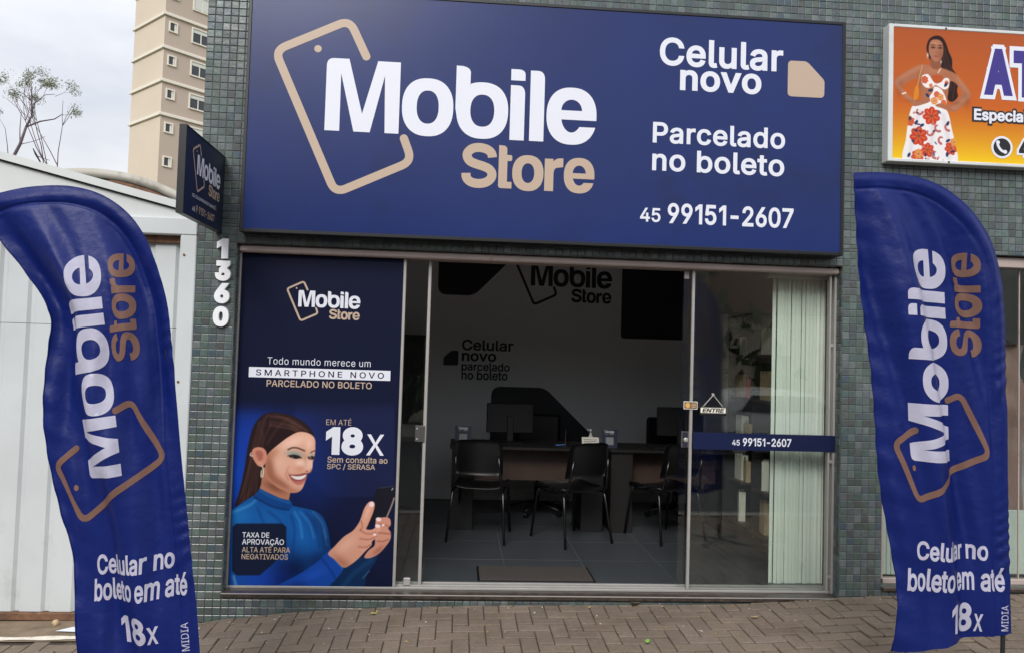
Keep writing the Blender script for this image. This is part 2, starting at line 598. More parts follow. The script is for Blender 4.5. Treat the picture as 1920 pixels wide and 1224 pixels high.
def logo_shapes():
    """the shop's emblem: name in two words and a phone outline; units are metres on the big board, origin at the M"""
    S = {'word': [], 'store': [], 'phone': []}
    W = S['word']
    W.append([rounded([(0, 0), (0, .482), (.145, .482), (.240, .121), (.333, .477), (.482, .477), (.482, 0), (.391, 0), (.381, .383),
                       (.294, 0), (.188, 0), (.095, .383), (.096, 0)], [0, .05] + [0] * 11)])
    W.append([ellipse(.668, .187, .169, .194, 2.35), ellipse(.668, .188, .0725, .111, 2.3)])
    # b : one outline, stem and bowl
    bowl = ellipse(1.030, .184, .172, .190, 2.35, 60, -math.pi * .93, math.pi * .655)
    W.append([[(.851, .19)] + bowl + [(.946, .352)] +
              [(.946, .44), (.938, .458), (.92, .470), (.895, .477), (.851, .478)], ellipse(1.030, .183, .0795, .108, 2.3)])
    W.append([rounded([(1.216, -.004), (1.312, -.004), (1.312, .366), (1.216, .366)], [0, 0, .06, 0])])
    W.append([rounded([(1.216, .399), (1.312, .399), (1.312, .475), (1.216, .475)], [0, 0, .055, 0])])
    W.append([rounded([(1.347, -.004), (1.443, -.004), (1.443, .472), (1.347, .472)], [0, 0, .06, 0])])

    def e(cx, cy, rx, ry, tx, ty, bar0, bar1, gap0):
        """letter e: ring cut open below the bar"""
        k_ = .86
        ang = lambda y: math.copysign(math.asin(min(1, abs((y - cy) / ry) ** (1 / k_))), y - cy)
        t0, t1 = ang(bar0), 2 * math.pi + ang(gap0)
        loop = []
        for k in range(65):
            t = t0 + (t1 - t0) * k / 64
            c, s = math.cos(t), math.sin(t)
            loop.append((cx + rx * math.copysign(abs(c) ** k_, c), cy + ry * math.copysign(abs(s) ** k_, s)))
        irx, iry = rx - tx, ry - ty
        u0 = math.asin((gap0 - cy) / iry); u1 = -math.pi - math.asin((bar0 - cy) / iry)
        loop += [(cx + irx * math.cos(t), cy + iry * math.sin(t)) for t in [u0 + (u1 - u0) * k / 24 for k in range(25)]]
        hole = [(cx + irx * math.cos(t), bar1 + (cy + iry - bar1) * math.sin(t)) for t in [math.pi * k / 20 for k in range(21)]]
        return [loop, hole]
    W.append(e(1.629, .1775, .169, .1935, .099, .082, .152, .215, .106))
    T = S['store']
    # S as a stroked path
    path = [(1.107, -.128), (1.100, -.100), (1.072, -.076), (1.022, -.065), (.975, -.073), (.944, -.100), (.940, -.128), (.958, -.158),
            (1.000, -.176), (1.045, -.188), (1.085, -.205), (1.106, -.232), (1.102, -.266), (1.072, -.294), (1.022, -.306), (.970, -.298), (.940, -.272), (.935, -.239)]
    dense = []
    for i in range(len(path) - 1):
        p0, p1, p2, p3 = (Vector(path[max(i - 1, 0)]), Vector(path[i]), Vector(path[i + 1]), Vector(path[min(i + 2, len(path) - 1)]))
        for k in range(4):
            t = k / 4
            dense.append(tuple(0.5 * (2 * p1 + (p2 - p0) * t + (2 * p0 - 5 * p1 + 4 * p2 - p3) * t * t + (3 * p1 - p0 - 3 * p2 + p3) * t ** 3)))
    dense.append(path[-1])
    T.append([stroke_loop(dense, .060, caps=False)])
    T.append([rounded([(1.150, -.330), (1.239, -.330), (1.239, -.286), (1.208, -.286), (1.208, -.146), (1.239, -.146), (1.239, -.106),
                       (1.205, -.106), (1.205, -.045), (1.150, -.042)], [.02, 0, 0, 0, 0, .012, .012, 0, .03, 0])])
    T.append([ellipse(1.3465, -.2215, .1045, .1205, 2.3), ellipse(1.3465, -.2215, .0425, .066, 2.2)])
    T.append([rounded([(1.458, -.335), (1.518, -.335), (1.518, -.200), (1.530, -.178), (1.582, -.170), (1.582, -.112), (1.540, -.113), (1.515, -.135), (1.515, -.118), (1.458, -.118)],
                      [0, 0, .02, .015, 0, 0, .02, 0, 0, 0])])
    T.append(e(1.691, -.2225, .103, .1195, .059, .052, -.244, -.207, -.270))
    P = S['phone']
    pth = open_round([(.254, .504), (.136, .742), (-.338, .510), (.086, -.412), (.578, -.178), (.519, -.029)], .075)
    P.append([stroke_loop(pth, .054)])
    P.append([ellipse(-.062, .538, .024, .024, 2, 20)])
    return S


LOGO = {k: [poly_geo(lp) for lp in v] for k, v in logo_shapes().items()}


def logo(place, white, tan, parent, names=('name_lettering', 'store_lettering', 'phone_emblem'), cut=None):
    for key, nm, m in (('word', names[0], white), ('store', names[1], tan), ('phone', names[2], tan)):
        mb = MB()
        for v, f in LOGO[key]:
            if cut:
                v, f = cut(v, f)
            mb.add([place(a, b) for a, b in v], f)
        mb.build(nm, m, parent)


class Canvas:
    """paints a printed picture as colours on a fine sheet of points"""

    def __init__(self, x0, x1, y0, y1, step, bg):
        self.xs = np.arange(x0, x1 + step * .5, step); self.ys = np.arange(y0, y1 + step * .5, step)
        self.X, self.Y = np.meshgrid(self.xs, self.ys)
        self.C = np.zeros(self.X.shape + (3,)); self.C[:] = bg
        self.step = step

    @staticmethod
    def smooth(pts, n=6, closed=True):
        P = np.array(pts, float); m = len(P); out = []
        for i in range(m if closed else m - 1):
            if closed: p0, p1, p2, p3 = P[i - 1], P[i], P[(i + 1) % m], P[(i + 2) % m]
            else: p0, p1, p2, p3 = P[max(i - 1, 0)], P[i], P[i + 1], P[min(i + 2, m - 1)]
            for k in range(n):
                t = k / n
                out.append(.5 * (2 * p1 + (p2 - p0) * t + (2 * p0 - 5 * p1 + 4 * p2 - p3) * t * t + (3 * p1 - p0 - 3 * p2 + p3) * t ** 3))
        if not closed: out.append(P[-1])
        return np.array(out)

    def _win(self, P, pad):
        i0 = max(0, np.searchsorted(self.xs, P[:, 0].min() - pad)); i1 = min(len(self.xs), np.searchsorted(self.xs, P[:, 0].max() + pad) + 1)
        j0 = max(0, np.searchsorted(self.ys, P[:, 1].min() - pad)); j1 = min(len(self.ys), np.searchsorted(self.ys, P[:, 1].max() + pad) + 1)
        return slice(j0, j1), slice(i0, i1)

    def _dist(self, P, X, Y, closed):
        d = np.full(X.shape, 1e9); ins = np.zeros(X.shape, bool)
        m = len(P)
        for i in range(m if closed else m - 1):
            (ax, ay), (bx, by) = P[i], P[(i + 1) % m]
            vx, vy = bx - ax, by - ay
            t = np.clip(((X - ax) * vx + (Y - ay) * vy) / (vx * vx + vy * vy + 1e-9), 0, 1)
            d = np.minimum(d, (X - ax - t * vx) ** 2 + (Y - ay - t * vy) ** 2)
            if closed and ay != by:
                c = ((ay > Y) != (by > Y)) & (X < (bx - ax) * (Y - ay) / (by - ay) + ax)
                ins ^= c
        d = np.sqrt(d)
        return np.where(ins, -d, d) if closed else d

    def fill(self, pts, rgb, soft=None, alpha=1.0, smooth=True, clip=None):
        soft = soft or self.step
        P = self.smooth(pts) if smooth else np.array(pts, float)
        w = self._win(P, soft * 2)
        d = self._dist(P, self.X[w], self.Y[w], True)
        a = np.clip(.5 - d / (2 * soft), 0, 1)
        a = a * a * (3 - 2 * a) * alpha
        if clip is not None: a = a * clip[w]
        self.C[w] = self.C[w] * (1 - a[..., None]) + np.array(rgb) * a[..., None]

    def mask(self, pts, soft=None, smooth=True):
        soft = soft or self.step
        P = self.smooth(pts) if smooth else np.array(pts, float)
        o = np.zeros(self.X.shape); w = self._win(P, soft * 2)
        o[w] = np.clip(.5 - self._dist(P, self.X[w], self.Y[w], True) / (2 * soft), 0, 1)
        return o

    def stroke(self, pts, rgb, width, soft=None, alpha=1.0, clip=None):
        soft = soft or self.step
        P = self.smooth(pts, 6, False)
        w = self._win(P, width + soft * 2)
        d = self._dist(P, self.X[w], self.Y[w], False) - width / 2
        a = np.clip(.5 - d / (2 * soft), 0, 1) * alpha
        if clip is not None: a = a * clip[w]
        self.C[w] = self.C[w] * (1 - a[..., None]) + np.array(rgb) * a[..., None]

    def blob(self, cx, cy, rx, ry, rgb, alpha=1.0, ang=0.0, clip=None, hard=False):
        c, s = math.cos(R(ang)), math.sin(R(ang))
        u = ((self.X - cx) * c + (self.Y - cy) * s) / rx; v = (-(self.X - cx) * s + (self.Y - cy) * c) / ry
        q = u * u + v * v
        a = (np.clip((1 - np.sqrt(q)) * min(rx, ry) / self.step + .5, 0, 1) if hard else np.exp(-q)) * alpha
        if clip is not None: a = a * clip
        self.C = self.C * (1 - a[..., None]) + np.array(rgb) * a[..., None]

    def build(self, name, place, parent):
        ny, nx = self.X.shape
        me = bpy.data.meshes.new(name)
        co = np.array([place(a, b) for a, b in zip(self.X.ravel(), self.Y.ravel())], np.float32)
        idx = np.arange(nx * ny).reshape(ny, nx)
        q = np.stack([idx[1:, :-1], idx[1:, 1:], idx[:-1, 1:], idx[:-1, :-1]], -1).reshape(-1, 4)
        me.vertices.add(nx * ny); me.vertices.foreach_set('co', co.ravel())
        me.loops.add(q.size); me.loops.foreach_set('vertex_index', q.ravel().astype(np.int32))
        me.polygons.add(len(q)); me.polygons.foreach_set('loop_start', np.arange(0, q.size, 4, dtype=np.int32))
        me.update(calc_edges=True)
        at = me.color_attributes.new('tint', 'FLOAT_COLOR', 'POINT')
        c = np.clip(self.C, 0, 255) / 255
        c = np.where(c <= .04045, c / 12.92, ((c + .055) / 1.055) ** 2.4)
        at.data.foreach_set('color', np.c_[c.reshape(-1, 3), np.ones(nx * ny)].astype(np.float32).ravel())
        return link(name, me, M['print'], parent)
# ================================================================== the ground
ZS = [(-12, -.32), (-3, -.25), (-.6, -.212), (-.127, -.202), (0, -.179), (.318, -.144), (.715, -.108), (1.061, -.092), (1.967, -.068),
      (2.729, -.062), (3.369, -.052), (3.797, -.027), (4.174, .001), (4.57, .016), (8, .10), (14, .2)]


def walk_z(x, y):
    z = float(np.interp(x, [a for a, _ in ZS], [b for _, b in ZS]))
    k = min(1.0, max(0.0, -y / 3.4))
    far = -.20 + .012 * (x - 1.5)
    return (z * (1 - k) + far * k) - 0.012 * min(1, -y)


KERB_Y = -3.4
ground = MB()
ground.add([(-1500, -1500, -.62), (1500, -1500, -.62), (1500, 1500, -.62), (-1500, 1500, -.62)], [(0, 1, 2, 3)])
tag(ground.build('ground', M['earth']), kind='structure')
mb = MB(); mb.add([(-200, -12.4, -.42), (200, -12.4, -.42), (200, KERB_Y - .15, -.42), (-200, KERB_Y - .15, -.42)], [(0, 1, 2, 3)])
tag(mb.build('road', M['asphalt']), kind='structure')
mb = MB()
xs = list(np.arange(-12, 12.01, .5)) + [-.127, 0, .318, .715, 1.061, 3.369, 3.797, 4.174, 4.57]
xs = sorted(set(round(float(x), 3) for x in xs))
ys = [.35, 0, -.4, -.8, -1.2, -2, -3.38]
n = len(ys)
mb.add([(x, y, walk_z(x, min(y, 0)) - .008) for x in xs for y in ys],
       [(i * n + j, i * n + j + 1, (i + 1) * n + j + 1, (i + 1) * n + j) for i in range(len(xs) - 1) for j in range(n - 1)])
sidewalk = tag(mb.build('sidewalk', M['joint']), kind='structure')
mb = MB()
for i in range(len(xs) - 1):
    a, b = xs[i], xs[i + 1]
    z0, z1 = walk_z(a, KERB_Y) + .004, walk_z(b, KERB_Y) + .004
    mb.add([(a, KERB_Y + .02, z0), (b, KERB_Y + .02, z1), (b, KERB_Y - .16, z1), (a, KERB_Y - .16, z0),
            (a, KERB_Y - .16, -.45), (b, KERB_Y - .16, -.45)], [(0, 3, 2, 1), (3, 4, 5, 2)])
tag(mb.build('kerb', M['kerb']), kind='structure')
mb = MB().box(-120, 120, -15.4, -12.4, -.6, -.28, .02)
tag(mb.build('far_pavement', M['kerb']), kind='structure')

# ---- herringbone pavers
PV = 0.1005
PAVER_COLS = [lin(c) for c in ((120, 107, 95), (116, 104, 92), (123, 110, 97), (118, 105, 92), (113, 101, 91), (121, 109, 98))]


def paver_mesh(lx, ly, c):
    m_ = MB().box(-lx / 2, lx / 2, -ly / 2, ly / 2, -.05, .0, .0035).mesh('paver')
    set_tint(m_, c); m_.materials.append(M['paver'])
    return m_


pav_mesh = {(o, k): paver_mesh(*((2 * PV - .006, PV - .006) if o == 'h' else (PV - .006, 2 * PV - .006)), c) for o in 'hv' for k, c in enumerate(PAVER_COLS)}
rest, rest_cols, shown = MB(), [], []
for a_ in range(-140, 140):
    for b_ in range(-70, 70):
        bx, by = a_ + 2 * b_, a_ - 2 * b_
        for o in 'hv':
            cx, cy = ((bx + 1, by + .5) if o == 'h' else (bx + 3.5, by + 1))
            X, Y = cx * PV + 1.503, cy * PV - .03
            hx, hy = ((PV, PV / 2) if o == 'h' else (PV / 2, PV))
            if X - hx > 8 or X + hx < -5 or Y - hy > -.012 or Y - hy < KERB_Y + .05: continue
            if X < -.30 and Y > -.30: continue            # cemented strip before the gate
            sl = (walk_z(X + .05, Y) - walk_z(X - .05, Y)) / .1
            z = walk_z(X, Y) + rng.uniform(-.0025, .0025)
            tilt = Matrix.Rotation(-math.atan(sl) + rng.uniform(-.012, .012), 4, 'Y') @ Matrix.Rotation(math.atan(.012) + rng.uniform(-.012, .012), 4, 'X')
            y1 = min(Y + hy, -.004)
            if y1 - (Y - hy) < .02: continue
            T = Matrix.Translation((X, Y, z)) @ tilt
            if -.62 < X < 5.2 and Y > -.86 and y1 >= Y + hy - 1e-6:
                shown.append((T, o))
            else:
                bmx = MB().box(-hx + .003, hx - .003, -hy + .003, (y1 - Y) - .003, -.05, 0, .0035, T)
                rest.add(bmx.v, bmx.f); rest_cols += [rng.choice(PAVER_COLS)] * len(bmx.f)
for T, o in shown[:300]:
    p = bpy.data.objects.new('paver', pav_mesh[(o, rng.randrange(6))])
    col.objects.link(p); p.matrix_world = T; p.parent = sidewalk
me = rest.mesh('pavers'); set_tint(me, rest_cols); me.materials.append(M['paver'])
o = link('pavers', me, None, sidewalk); o['kind'] = 'stuff'

# cemented strip and worn white lines in front of the gate
mb = MB()
gx = [-5, -3, -2, -1.4, -1.1, -.8, -.6, -.45, -.31]
mb.add([(x, y, walk_z(x, min(y, 0)) + .002) for x in gx for y in (.30, .05, -.14, -.29)],
       [(i * 4 + j, i * 4 + j + 1, i * 4 + j + 5, i * 4 + j + 4) for i in range(len(gx) - 1) for j in range(3)])
tag(mb.build('driveway_strip', M['concrete']), kind='structure')


def paint_line(name, x0, x1, yf, wid, seed):
    r2 = random.Random(seed); mb = MB(); N = 60; V = []
    for i in range(N + 1):
        x = x0 + (x1 - x0) * i / N
        w = wid * (1 + .22 * math.sin(i * .9 + seed) + r2.uniform(-.2, .2))
        if i in (0, N): w *= .3
        for s in (.5, -.5):
            y = yf(x) + s * w
            V.append((x, y, walk_z(x, y) + .0065))
    mb.add(V, [(2 * i, 2 * i + 1, 2 * i + 3, 2 * i + 2) for i in range(N)])
    return tag(mb.build(name, M['road_paint']), kind='structure')


paint_line('painted_line', -3.2, -.36, lambda x: -.235 + .02 * (x + .4), .055, 3)
paint_line('painted_line', -3.2, -.83, lambda x: -.585 + .09 * (x + .8), .07, 8)

# ---- litter: fallen leaves and bits
mb = MB(); r2 = random.Random(5); lc = []
for k in range(150):
    x, y = r2.uniform(-.9, 5.2), -abs(r2.gauss(0, .5)) - .02
    if r2.random() < .25: y = -r2.uniform(.01, .1)
    s = r2.uniform(.004, .012) * (1.6 if r2.random() < .12 else 1)
    a = r2.uniform(0, 6.3); z = walk_z(x, y) + .006
    d = [(1, 0, .002), (0, .45, .004), (-1, 0, .001), (0, -.45, .003)]
    mb.add([(x + s * (p[0] * math.cos(a) - p[1] * math.sin(a)), y + s * (p[0] * math.sin(a) + p[1] * math.cos(a)), z + p[2] * r2.uniform(.3, 2)) for p in d], [(0, 1, 2, 3)])
    lc.append(lin(r2.choice([(196, 182, 158), (206, 196, 178), (170, 150, 110), (180, 150, 70), (120, 130, 70), (92, 76, 60)])))
me = mb.mesh('fallen_leaves'); set_tint(me, lc); me.materials.append(M['leaf'])
tag(link('fallen_leaves', me), 'scattered dry leaf bits on the brown pavers', 'leaves', kind='stuff')


def leaf_thing(x, y, s, a, rgb, label, curl=.006):
    mb = MB(); V = []; N = 7
    for i in range(N):
        t = i / (N - 1) * 2 - 1
        w = .38 * math.sqrt(max(0, 1 - t * t)) * (1 - .25 * t)
        for q in (-w, 0, w):
            V.append((s * t, s * q, curl * (abs(q) / .4 + t * t)))
    mb.add(V, [(i * 3 + j, i * 3 + j + 1, i * 3 + j + 4, i * 3 + j + 3) for i in range(N - 1) for j in range(2)])
    me = mb.mesh('fallen_leaf'); set_tint(me, lin(rgb)); me.materials.append(M['leaf'])
    o = link('fallen_leaf', me); o.location = (x, y, walk_z(x, y) + .006); o.rotation_euler = (0, 0, a)
    return tag(o, label, 'leaf', 'larger leaves lying on the pavers')


leaf_thing(2.66, -.62, .035, 1.2, (126, 176, 72), 'bright green fresh leaf lying on the pavers nearest the camera')
leaf_thing(4.55, -.42, .022, .4, (150, 168, 70), 'yellow green leaf on the pavers beside the right flag')
leaf_thing(1.00, -.13, .025, .2, (186, 176, 104), 'pale yellow green leaf on the pavers below the poster window')
leaf_thing(2.72, -.035, .035, .1, (66, 60, 42), 'dark curled brown leaf against the tiled step', .02)
leaf_thing(3.45, -.27, .03, .3, (150, 128, 96), 'brown dry leaf on the pavers below the blinds')
mb = MB(); r2 = random.Random(2)
bm = bmesh.new(); bmesh.ops.create_icosphere(bm, subdivisions=2, radius=.02)
for v in bm.verts: v.co *= r2.uniform(.75, 1.2)
me = bpy.data.meshes.new('pebble'); bm.to_mesh(me); bm.free()
o = link('pebble', me, M['kraft']); o.location = (-1.02, -.02, walk_z(-1.02, -.02) + .016)
tag(o, 'small tan stone lying at the foot of the white gate', 'stone')
mb = MB(); mb.add([(-.10, -.02, 0), (.10, -.05, .004), (.09, .05, .01), (-.03, .045, .003)], [(0, 1, 2, 3)])
mb.add([(-.10, -.02, -.001), (.10, -.05, .003), (.09, .05, .009), (-.03, .045, .002)], [(3, 2, 1, 0)])
o = mb.build('paper_scrap', M['white_print']); o.location = (-.86, -.12, walk_z(-.86, -.12) + .008)
tag(o, 'white paper scrap on the ground half behind the left flag', 'paper')

# ================================================================== the tiled shop building
building = empty('shop_building')
tag(building, 'shop building with a facade of small grey green glazed tiles', 'building')
OW, OH = 4.1457, 2.2762        # door opening
LX = -.2555                    # outer edge of the left pillar
RX0 = 4.448                    # right pillar ends, neighbour's window begins
RXT = 2.40                     # top of the neighbour's window
TOP, RIGHT = 5.6, 9.0
wall = MB()
wall.box(LX, 0, .004, .34, -.6, OH)                          # left pillar
wall.box(OW, RX0, .004, .34, -.6, OH)
wall.box(LX, RX0, .004, .34, OH, RXT)
wall.box(LX, RIGHT, .004, .34, RXT, TOP)
wall.box(0, OW, .004, .19, -.6, -.034)                        # under the sill
wall.box(RX0, 7.6, .004, .30, -.6, .075)
wall.box(7.6, RIGHT, .004, .34, -.6, RXT)
wall.build('wall', M['grout'], building)
mb = MB().box(LX, RIGHT, .34, 9, TOP - .2, TOP)
mb.build('roof_slab', M['concrete'], building)

PITCH = .0506
TCOL = []
r2 = random.Random(11)
for k in range(28):
    u = r2.random()
    base = (87, 97, 97) if u < .60 else ((78, 94, 102) if u < .77 else ((104, 112, 108) if u < .90 else (70, 75, 77)))
    j = r2.uniform(-9, 9)
    TCOL.append(lin(tuple(b + j + r2.uniform(-4, 4) for b in base)))


def tile_mesh(w, h, c):
    # front face at y = -.004, pillowed edges, open at the back
    b, d = .0035, .0045
    mb = MB()
    x0, x1, z0, z1 = -w / 2, w / 2, -h / 2, h / 2
    mb.add([(x0, 0.0, z0), (x1, 0.0, z0), (x1, 0.0, z1), (x0, 0.0, z1),
            (x0, -d * .6, z0), (x1, -d * .6, z0), (x1, -d * .6, z1), (x0, -d * .6, z1),
            (x0 + b, -d, z0 + b), (x1 - b, -d, z0 + b), (x1 - b, -d, z1 - b), (x0 + b, -d, z1 - b)],
           [(0, 1, 5, 4), (1, 2, 6, 5), (2, 3, 7, 6), (3, 0, 4, 7), (4, 5, 9, 8), (5, 6, 10, 9), (6, 7, 11, 10), (7, 4, 8, 11), (8, 9, 10, 11)])
    return mb


TS = PITCH - .0034
tile_data = []
for c in TCOL:
    m_ = tile_mesh(TS, TS, c).mesh('tile'); set_tint(m_, c); m_.materials.append(M['tile'])
    tile_data.append(m_)
regions = [(LX, 0, -.35, OH), (0, OW, -.35, -.036), (OW, RX0, -.35, OH), (LX, RX0, OH, RXT), (LX, 7.6, RXT, 4.75), (RX0, 7.6, -.35, .06)]
SIGN = (.0445, 4.0823, 2.3314, 3.9535)
ORS = (4.415, 6.6, 3.012, 3.985)
cand, small = [], []
for ix in range(-1, 160):
    for iz in range(-6, 100):
        x0, z0 = LX + ix * PITCH, -.303 + iz * PITCH
        for (a, b, c, d) in regions:
            xa, xb, za, zb = max(x0, a), min(x0 + PITCH, b), max(z0, c), min(z0 + PITCH, d)
            if xb - xa < .008 or zb - za < .008: continue
            cx, cz = (xa + xb) / 2, (za + zb) / 2
            if any(s[0] + .12 < cx < s[1] - .12 and s[2] + .12 < cz < s[3] - .12 for s in (SIGN, ORS)): continue
            full = xb - xa > PITCH - .001 and zb - za > PITCH - .001
            if cz < walk_z(cx, 0) - .03: continue
            (cand if full else small).append((cx, cz, xb - xa, zb - za))


def tile_score(t):
    x, z = t[0], t[1]
    hid = (SIGN[0] < x < SIGN[1] and SIGN[2] < z < SIGN[3]) or (-.16 < x < -.04 and 1.70 < z < 2.9) or \
          (ORS[0] < x < ORS[1] and ORS[2] < z < ORS[3]) or z > 3.95 or (x < -.15 and z < .55) or (4.1 < x and z < .0)
    if 4.23 < x < 5.5 and z < 2.9: hid = True          # behind the right flag
    return (1 if hid else 0, (x - CAM.x) ** 2 + CAM.y ** 2 + (z - CAM.z) ** 2)


cand.sort(key=tile_score)
r2 = random.Random(21)


def tile_matrix(cx, cz):
    return Matrix.Translation((cx, .0045 + r2.uniform(-.0004, .0004), cz)) @ Matrix.Rotation(r2.gauss(0, .010), 4, 'Z') @ Matrix.Rotation(r2.gauss(0, .010), 4, 'X')


for cx, cz, w, h in cand[:300]:
    t = bpy.data.objects.new('tile', r2.choice(tile_data))
    col.objects.link(t); t.matrix_world = tile_matrix(cx, cz); t.parent = building
rest, rest_cols = MB(), []
for cx, cz, w, h in cand[300:] + small:
    T = tile_matrix(cx, cz)
    mb = tile_mesh(w - .0034, h - .0034, None)
    rest.add([tuple(T @ Vector(p)) for p in mb.v], mb.f); rest_cols += [r2.choice(TCOL)] * 9
# tiles on the two reveals of the door opening
for side, x in ((1, 0.0), (-1, OW)):
    iz = 0
    while True:
        z0 = -.03 + iz * PITCH
        if z0 + PITCH > OH - .02: break
        for (ya, yb) in ((.006, .05), (.0505, .092)):
            T = Matrix.Translation((x - side * .0, (ya + yb) / 2, z0 + PITCH / 2)) @ Matrix.Rotation(side * math.pi / 2, 4, 'Z') @ Matrix.Rotation(r2.gauss(0, .01), 4, 'X')
            mb = tile_mesh(yb - ya - .004, TS, None)
            rest.add([tuple(T @ Vector(p)) for p in mb.v], mb.f); rest_cols += [r2.choice(TCOL)] * 9
        iz += 1
# soffit under the lintel
for ix in range(int(OW / PITCH)):
    T = Matrix.Translation((ix * PITCH + PITCH / 2, .025, OH + .0)) @ Matrix.Rotation(math.pi / 2, 4, 'X')
    mb = tile_mesh(TS, .04, None)
    rest.add([tuple(T @ Vector(p)) for p in mb.v], mb.f); rest_cols += [r2.choice(TCOL)] * 9
me = rest.mesh('tile_field'); set_tint(me, rest_cols); me.materials.append(M['tile'])
o = link('tile_field', me, None, building); o['kind'] = 'stuff'

# sill, tracks, top rail
sill = MB().box(.0, OW, -.022, .194, -.034, -.004, .003).build('sill', M['granite'], building)
MB().box(.002, OW - .002, -.0245, -.0225, -.010, -.003).build('sill_edge', M['alu'], sill)
for k, (y0, y1) in enumerate(((.088, .112), (.122, .148), (.162, .186))):
    MB().box(1.10 if k else .004, OW - .02, y0, y1, -.004, .012 + .006 * k, .002).build('track', M['alu'], building)
MB().box(.004, OW - .004, .035, .20, 2.222, 2.270, .010).build('top_rail', M['rail'], building)
MB().box(.002, .014, .074, .118, -.004, 2.222, .002).build('jamb_profile', M['alu'], building)
for (a, b) in ((4.126, 4.1415), (4.093, 4.104)):
    MB().box(a, b, .074, .12, -.003, 2.222, .002).build('jamb_profile', M['alu'], building)
for z in (1.715, .90, .10):
    MB().box(4.104, 4.126, .08, .11, z, z + .022, .002).build('jamb_tie', M['alu'], building)


def pane(name, x0, x1, y, z0, z1, profiles=(), m='glass'):
    w = empty(name, (x0, y, z0)); w.parent = building
    o = MB().box(0, x1 - x0, -.004, .004, 0, z1 - z0).build('pane', M[m], w)
    for (a, b) in profiles:
        MB().box(a - x0, b - x0, -.012, .012, 0, z1 - z0, .003).build('edge_profile', M['alu'], w)
    return w


pane('fixed_window', .014, 1.112, .100, .012, 2.222, ((1.094, 1.1135),))
pane('fixed_window', 3.106, 4.093, .100, .012, 2.222, ((3.104, 3.124),))
dl = pane('sliding_door', .30, 1.272, .135, .018, 2.222, ((1.262, 1.284),))
dr = pane('sliding_door', 3.050, 4.02, .135, .018, 2.222, ())
# locks and clips
lk = MB().box(1.206 - .30, 1.274 - .30, -.026, -.0045, .965, 1.075, .004).build('lock', M['chrome'], dl)
for zz in (.985, 1.055):
    MB().tube([(1.222 - .30, -.0255, zz), (1.222 - .30, -.030, zz)], .006, 10).build('screw', M['alu'], lk)
lk = MB().box(.006, .066, -.026, -.0045, .966, 1.078, .004).build('lock', M['chrome'], dr)
MB().lathe([(.016, 0), (.016, .006), (.010, .010)], (0, 0, 0), 14).build('lock_cylinder', M['alu'], lk).matrix_local = Matrix.Translation((.036, -.027, 1.02)) @ Matrix.Rotation(math.pi / 2, 4, 'X')
MB().box(.004, .040, -.018, -.0045, 2.142, 2.203, .003).build('top_clip', M['alu'], dr)
MB().box(1.163 - .30, 1.212 - .30, -.020, -.0045, -.004, .048, .005).build('floor_lock', M['alu'], dl)

# ---- neighbour's shop window to the right
nw = empty('shop_window', (RX0, .1, .075)); nw.parent = building
x1 = 7.6 - RX0
f = MB()
f.box(.004, x1, -.06, .06, 2.245, 2.318, .004); f.box(.004, .05, -.03, .03, .03, 2.245, .003)
f.box(1.062, 1.070, -.006, .006, .03, 2.245, .001); f.box(.05, x1, -.03, .03, .0, .035, .003)
f.build('window_frame', M['rail'], nw)
MB().box(.05, x1, -.004, .004, .035, 2.245).build('pane', M['glass_dark'], nw)
MB().box(-.0, x1, -.125, .06, -.028, -.002, .004).build('window_sill', M['granite'], nw)
for k in range(5):
    MB().box(.055 + k * .034, .085 + k * .034, .05, .062, .04, 2.2, .003).build('blind_slat', M['slat'], nw)
MB().box(.3, x1, .09, .12, .04, .50, .004).build('low_panel', M['slat'], nw)

# ================================================================== inside the shop (setting)
FZ = .02
RXW, BWY, CH = 4.27, 3.30, 2.95
fl = MB().box(LX - .2, RXW + .2, .195, BWY + .2, -.3, FZ - .004)
floor = tag(fl.build('interior_floor', M['floor_joint']), kind='structure')
ft = MB().box(-.298, .298, -.298, .298, -.02, 0, .002).mesh('floor_tile')
ft.materials.append(M['floor_tile'])
for i in range(9):
    for j in range(6):
        x, y = -.35 + i * .6 + .13, .20 + j * .6 + .30
        y0 = y
        t = bpy.data.objects.new('floor_tile', ft); col.objects.link(t)
        t.location = (min(x, 4.2), y0, FZ - rng.uniform(0, .0006)); t.parent = floor
        if x > 4.2: t.scale.x = .5; t.location.x = 4.15 + .12
        if y0 + .3 > BWY: t.scale.y = .4
for nm, bx in (('wall_back', (LX - .1, RXW + .1, BWY, BWY + .15, 0, CH)), ('wall_left', (LX - .1, LX + .02, .34, BWY, 0, CH)),
               ('wall_right', (RXW, RXW + .1, .34, BWY, 0, CH)), ('interior_ceiling', (LX - .1, RXW + .1, .34, BWY + .15, CH, CH + .1))):
    tag(MB().box(*bx).build(nm, M['room_ceiling'] if 'ceil' in nm else M['room_white']), kind='structure')
mb = MB().box(LX + .02, RXW, BWY - .015, BWY - .001, FZ, .135, .004)
tag(mb.build('baseboard', M['white_plastic']), kind='structure')
tag(MB().box(RX0 - .05, 7.7, 2.3, 2.4, 0, CH).build('wall_of_neighbour', M['room_white']), kind='structure')
tag(MB().box(RX0 - .05, 7.7, .34, 2.4, CH, CH + .1).build('ceiling_of_neighbour', M['room_ceiling']), kind='structure')
tag(MB().box(7.6, 7.7, .34, 2.3, 0, CH).build('side_wall_of_neighbour', M['room_white']), kind='structure')
tag(MB().box(RX0 - .05, 7.7, .3, 2.4, -.3, .06).build('floor_of_neighbour', M['floor_tile']), kind='structure')
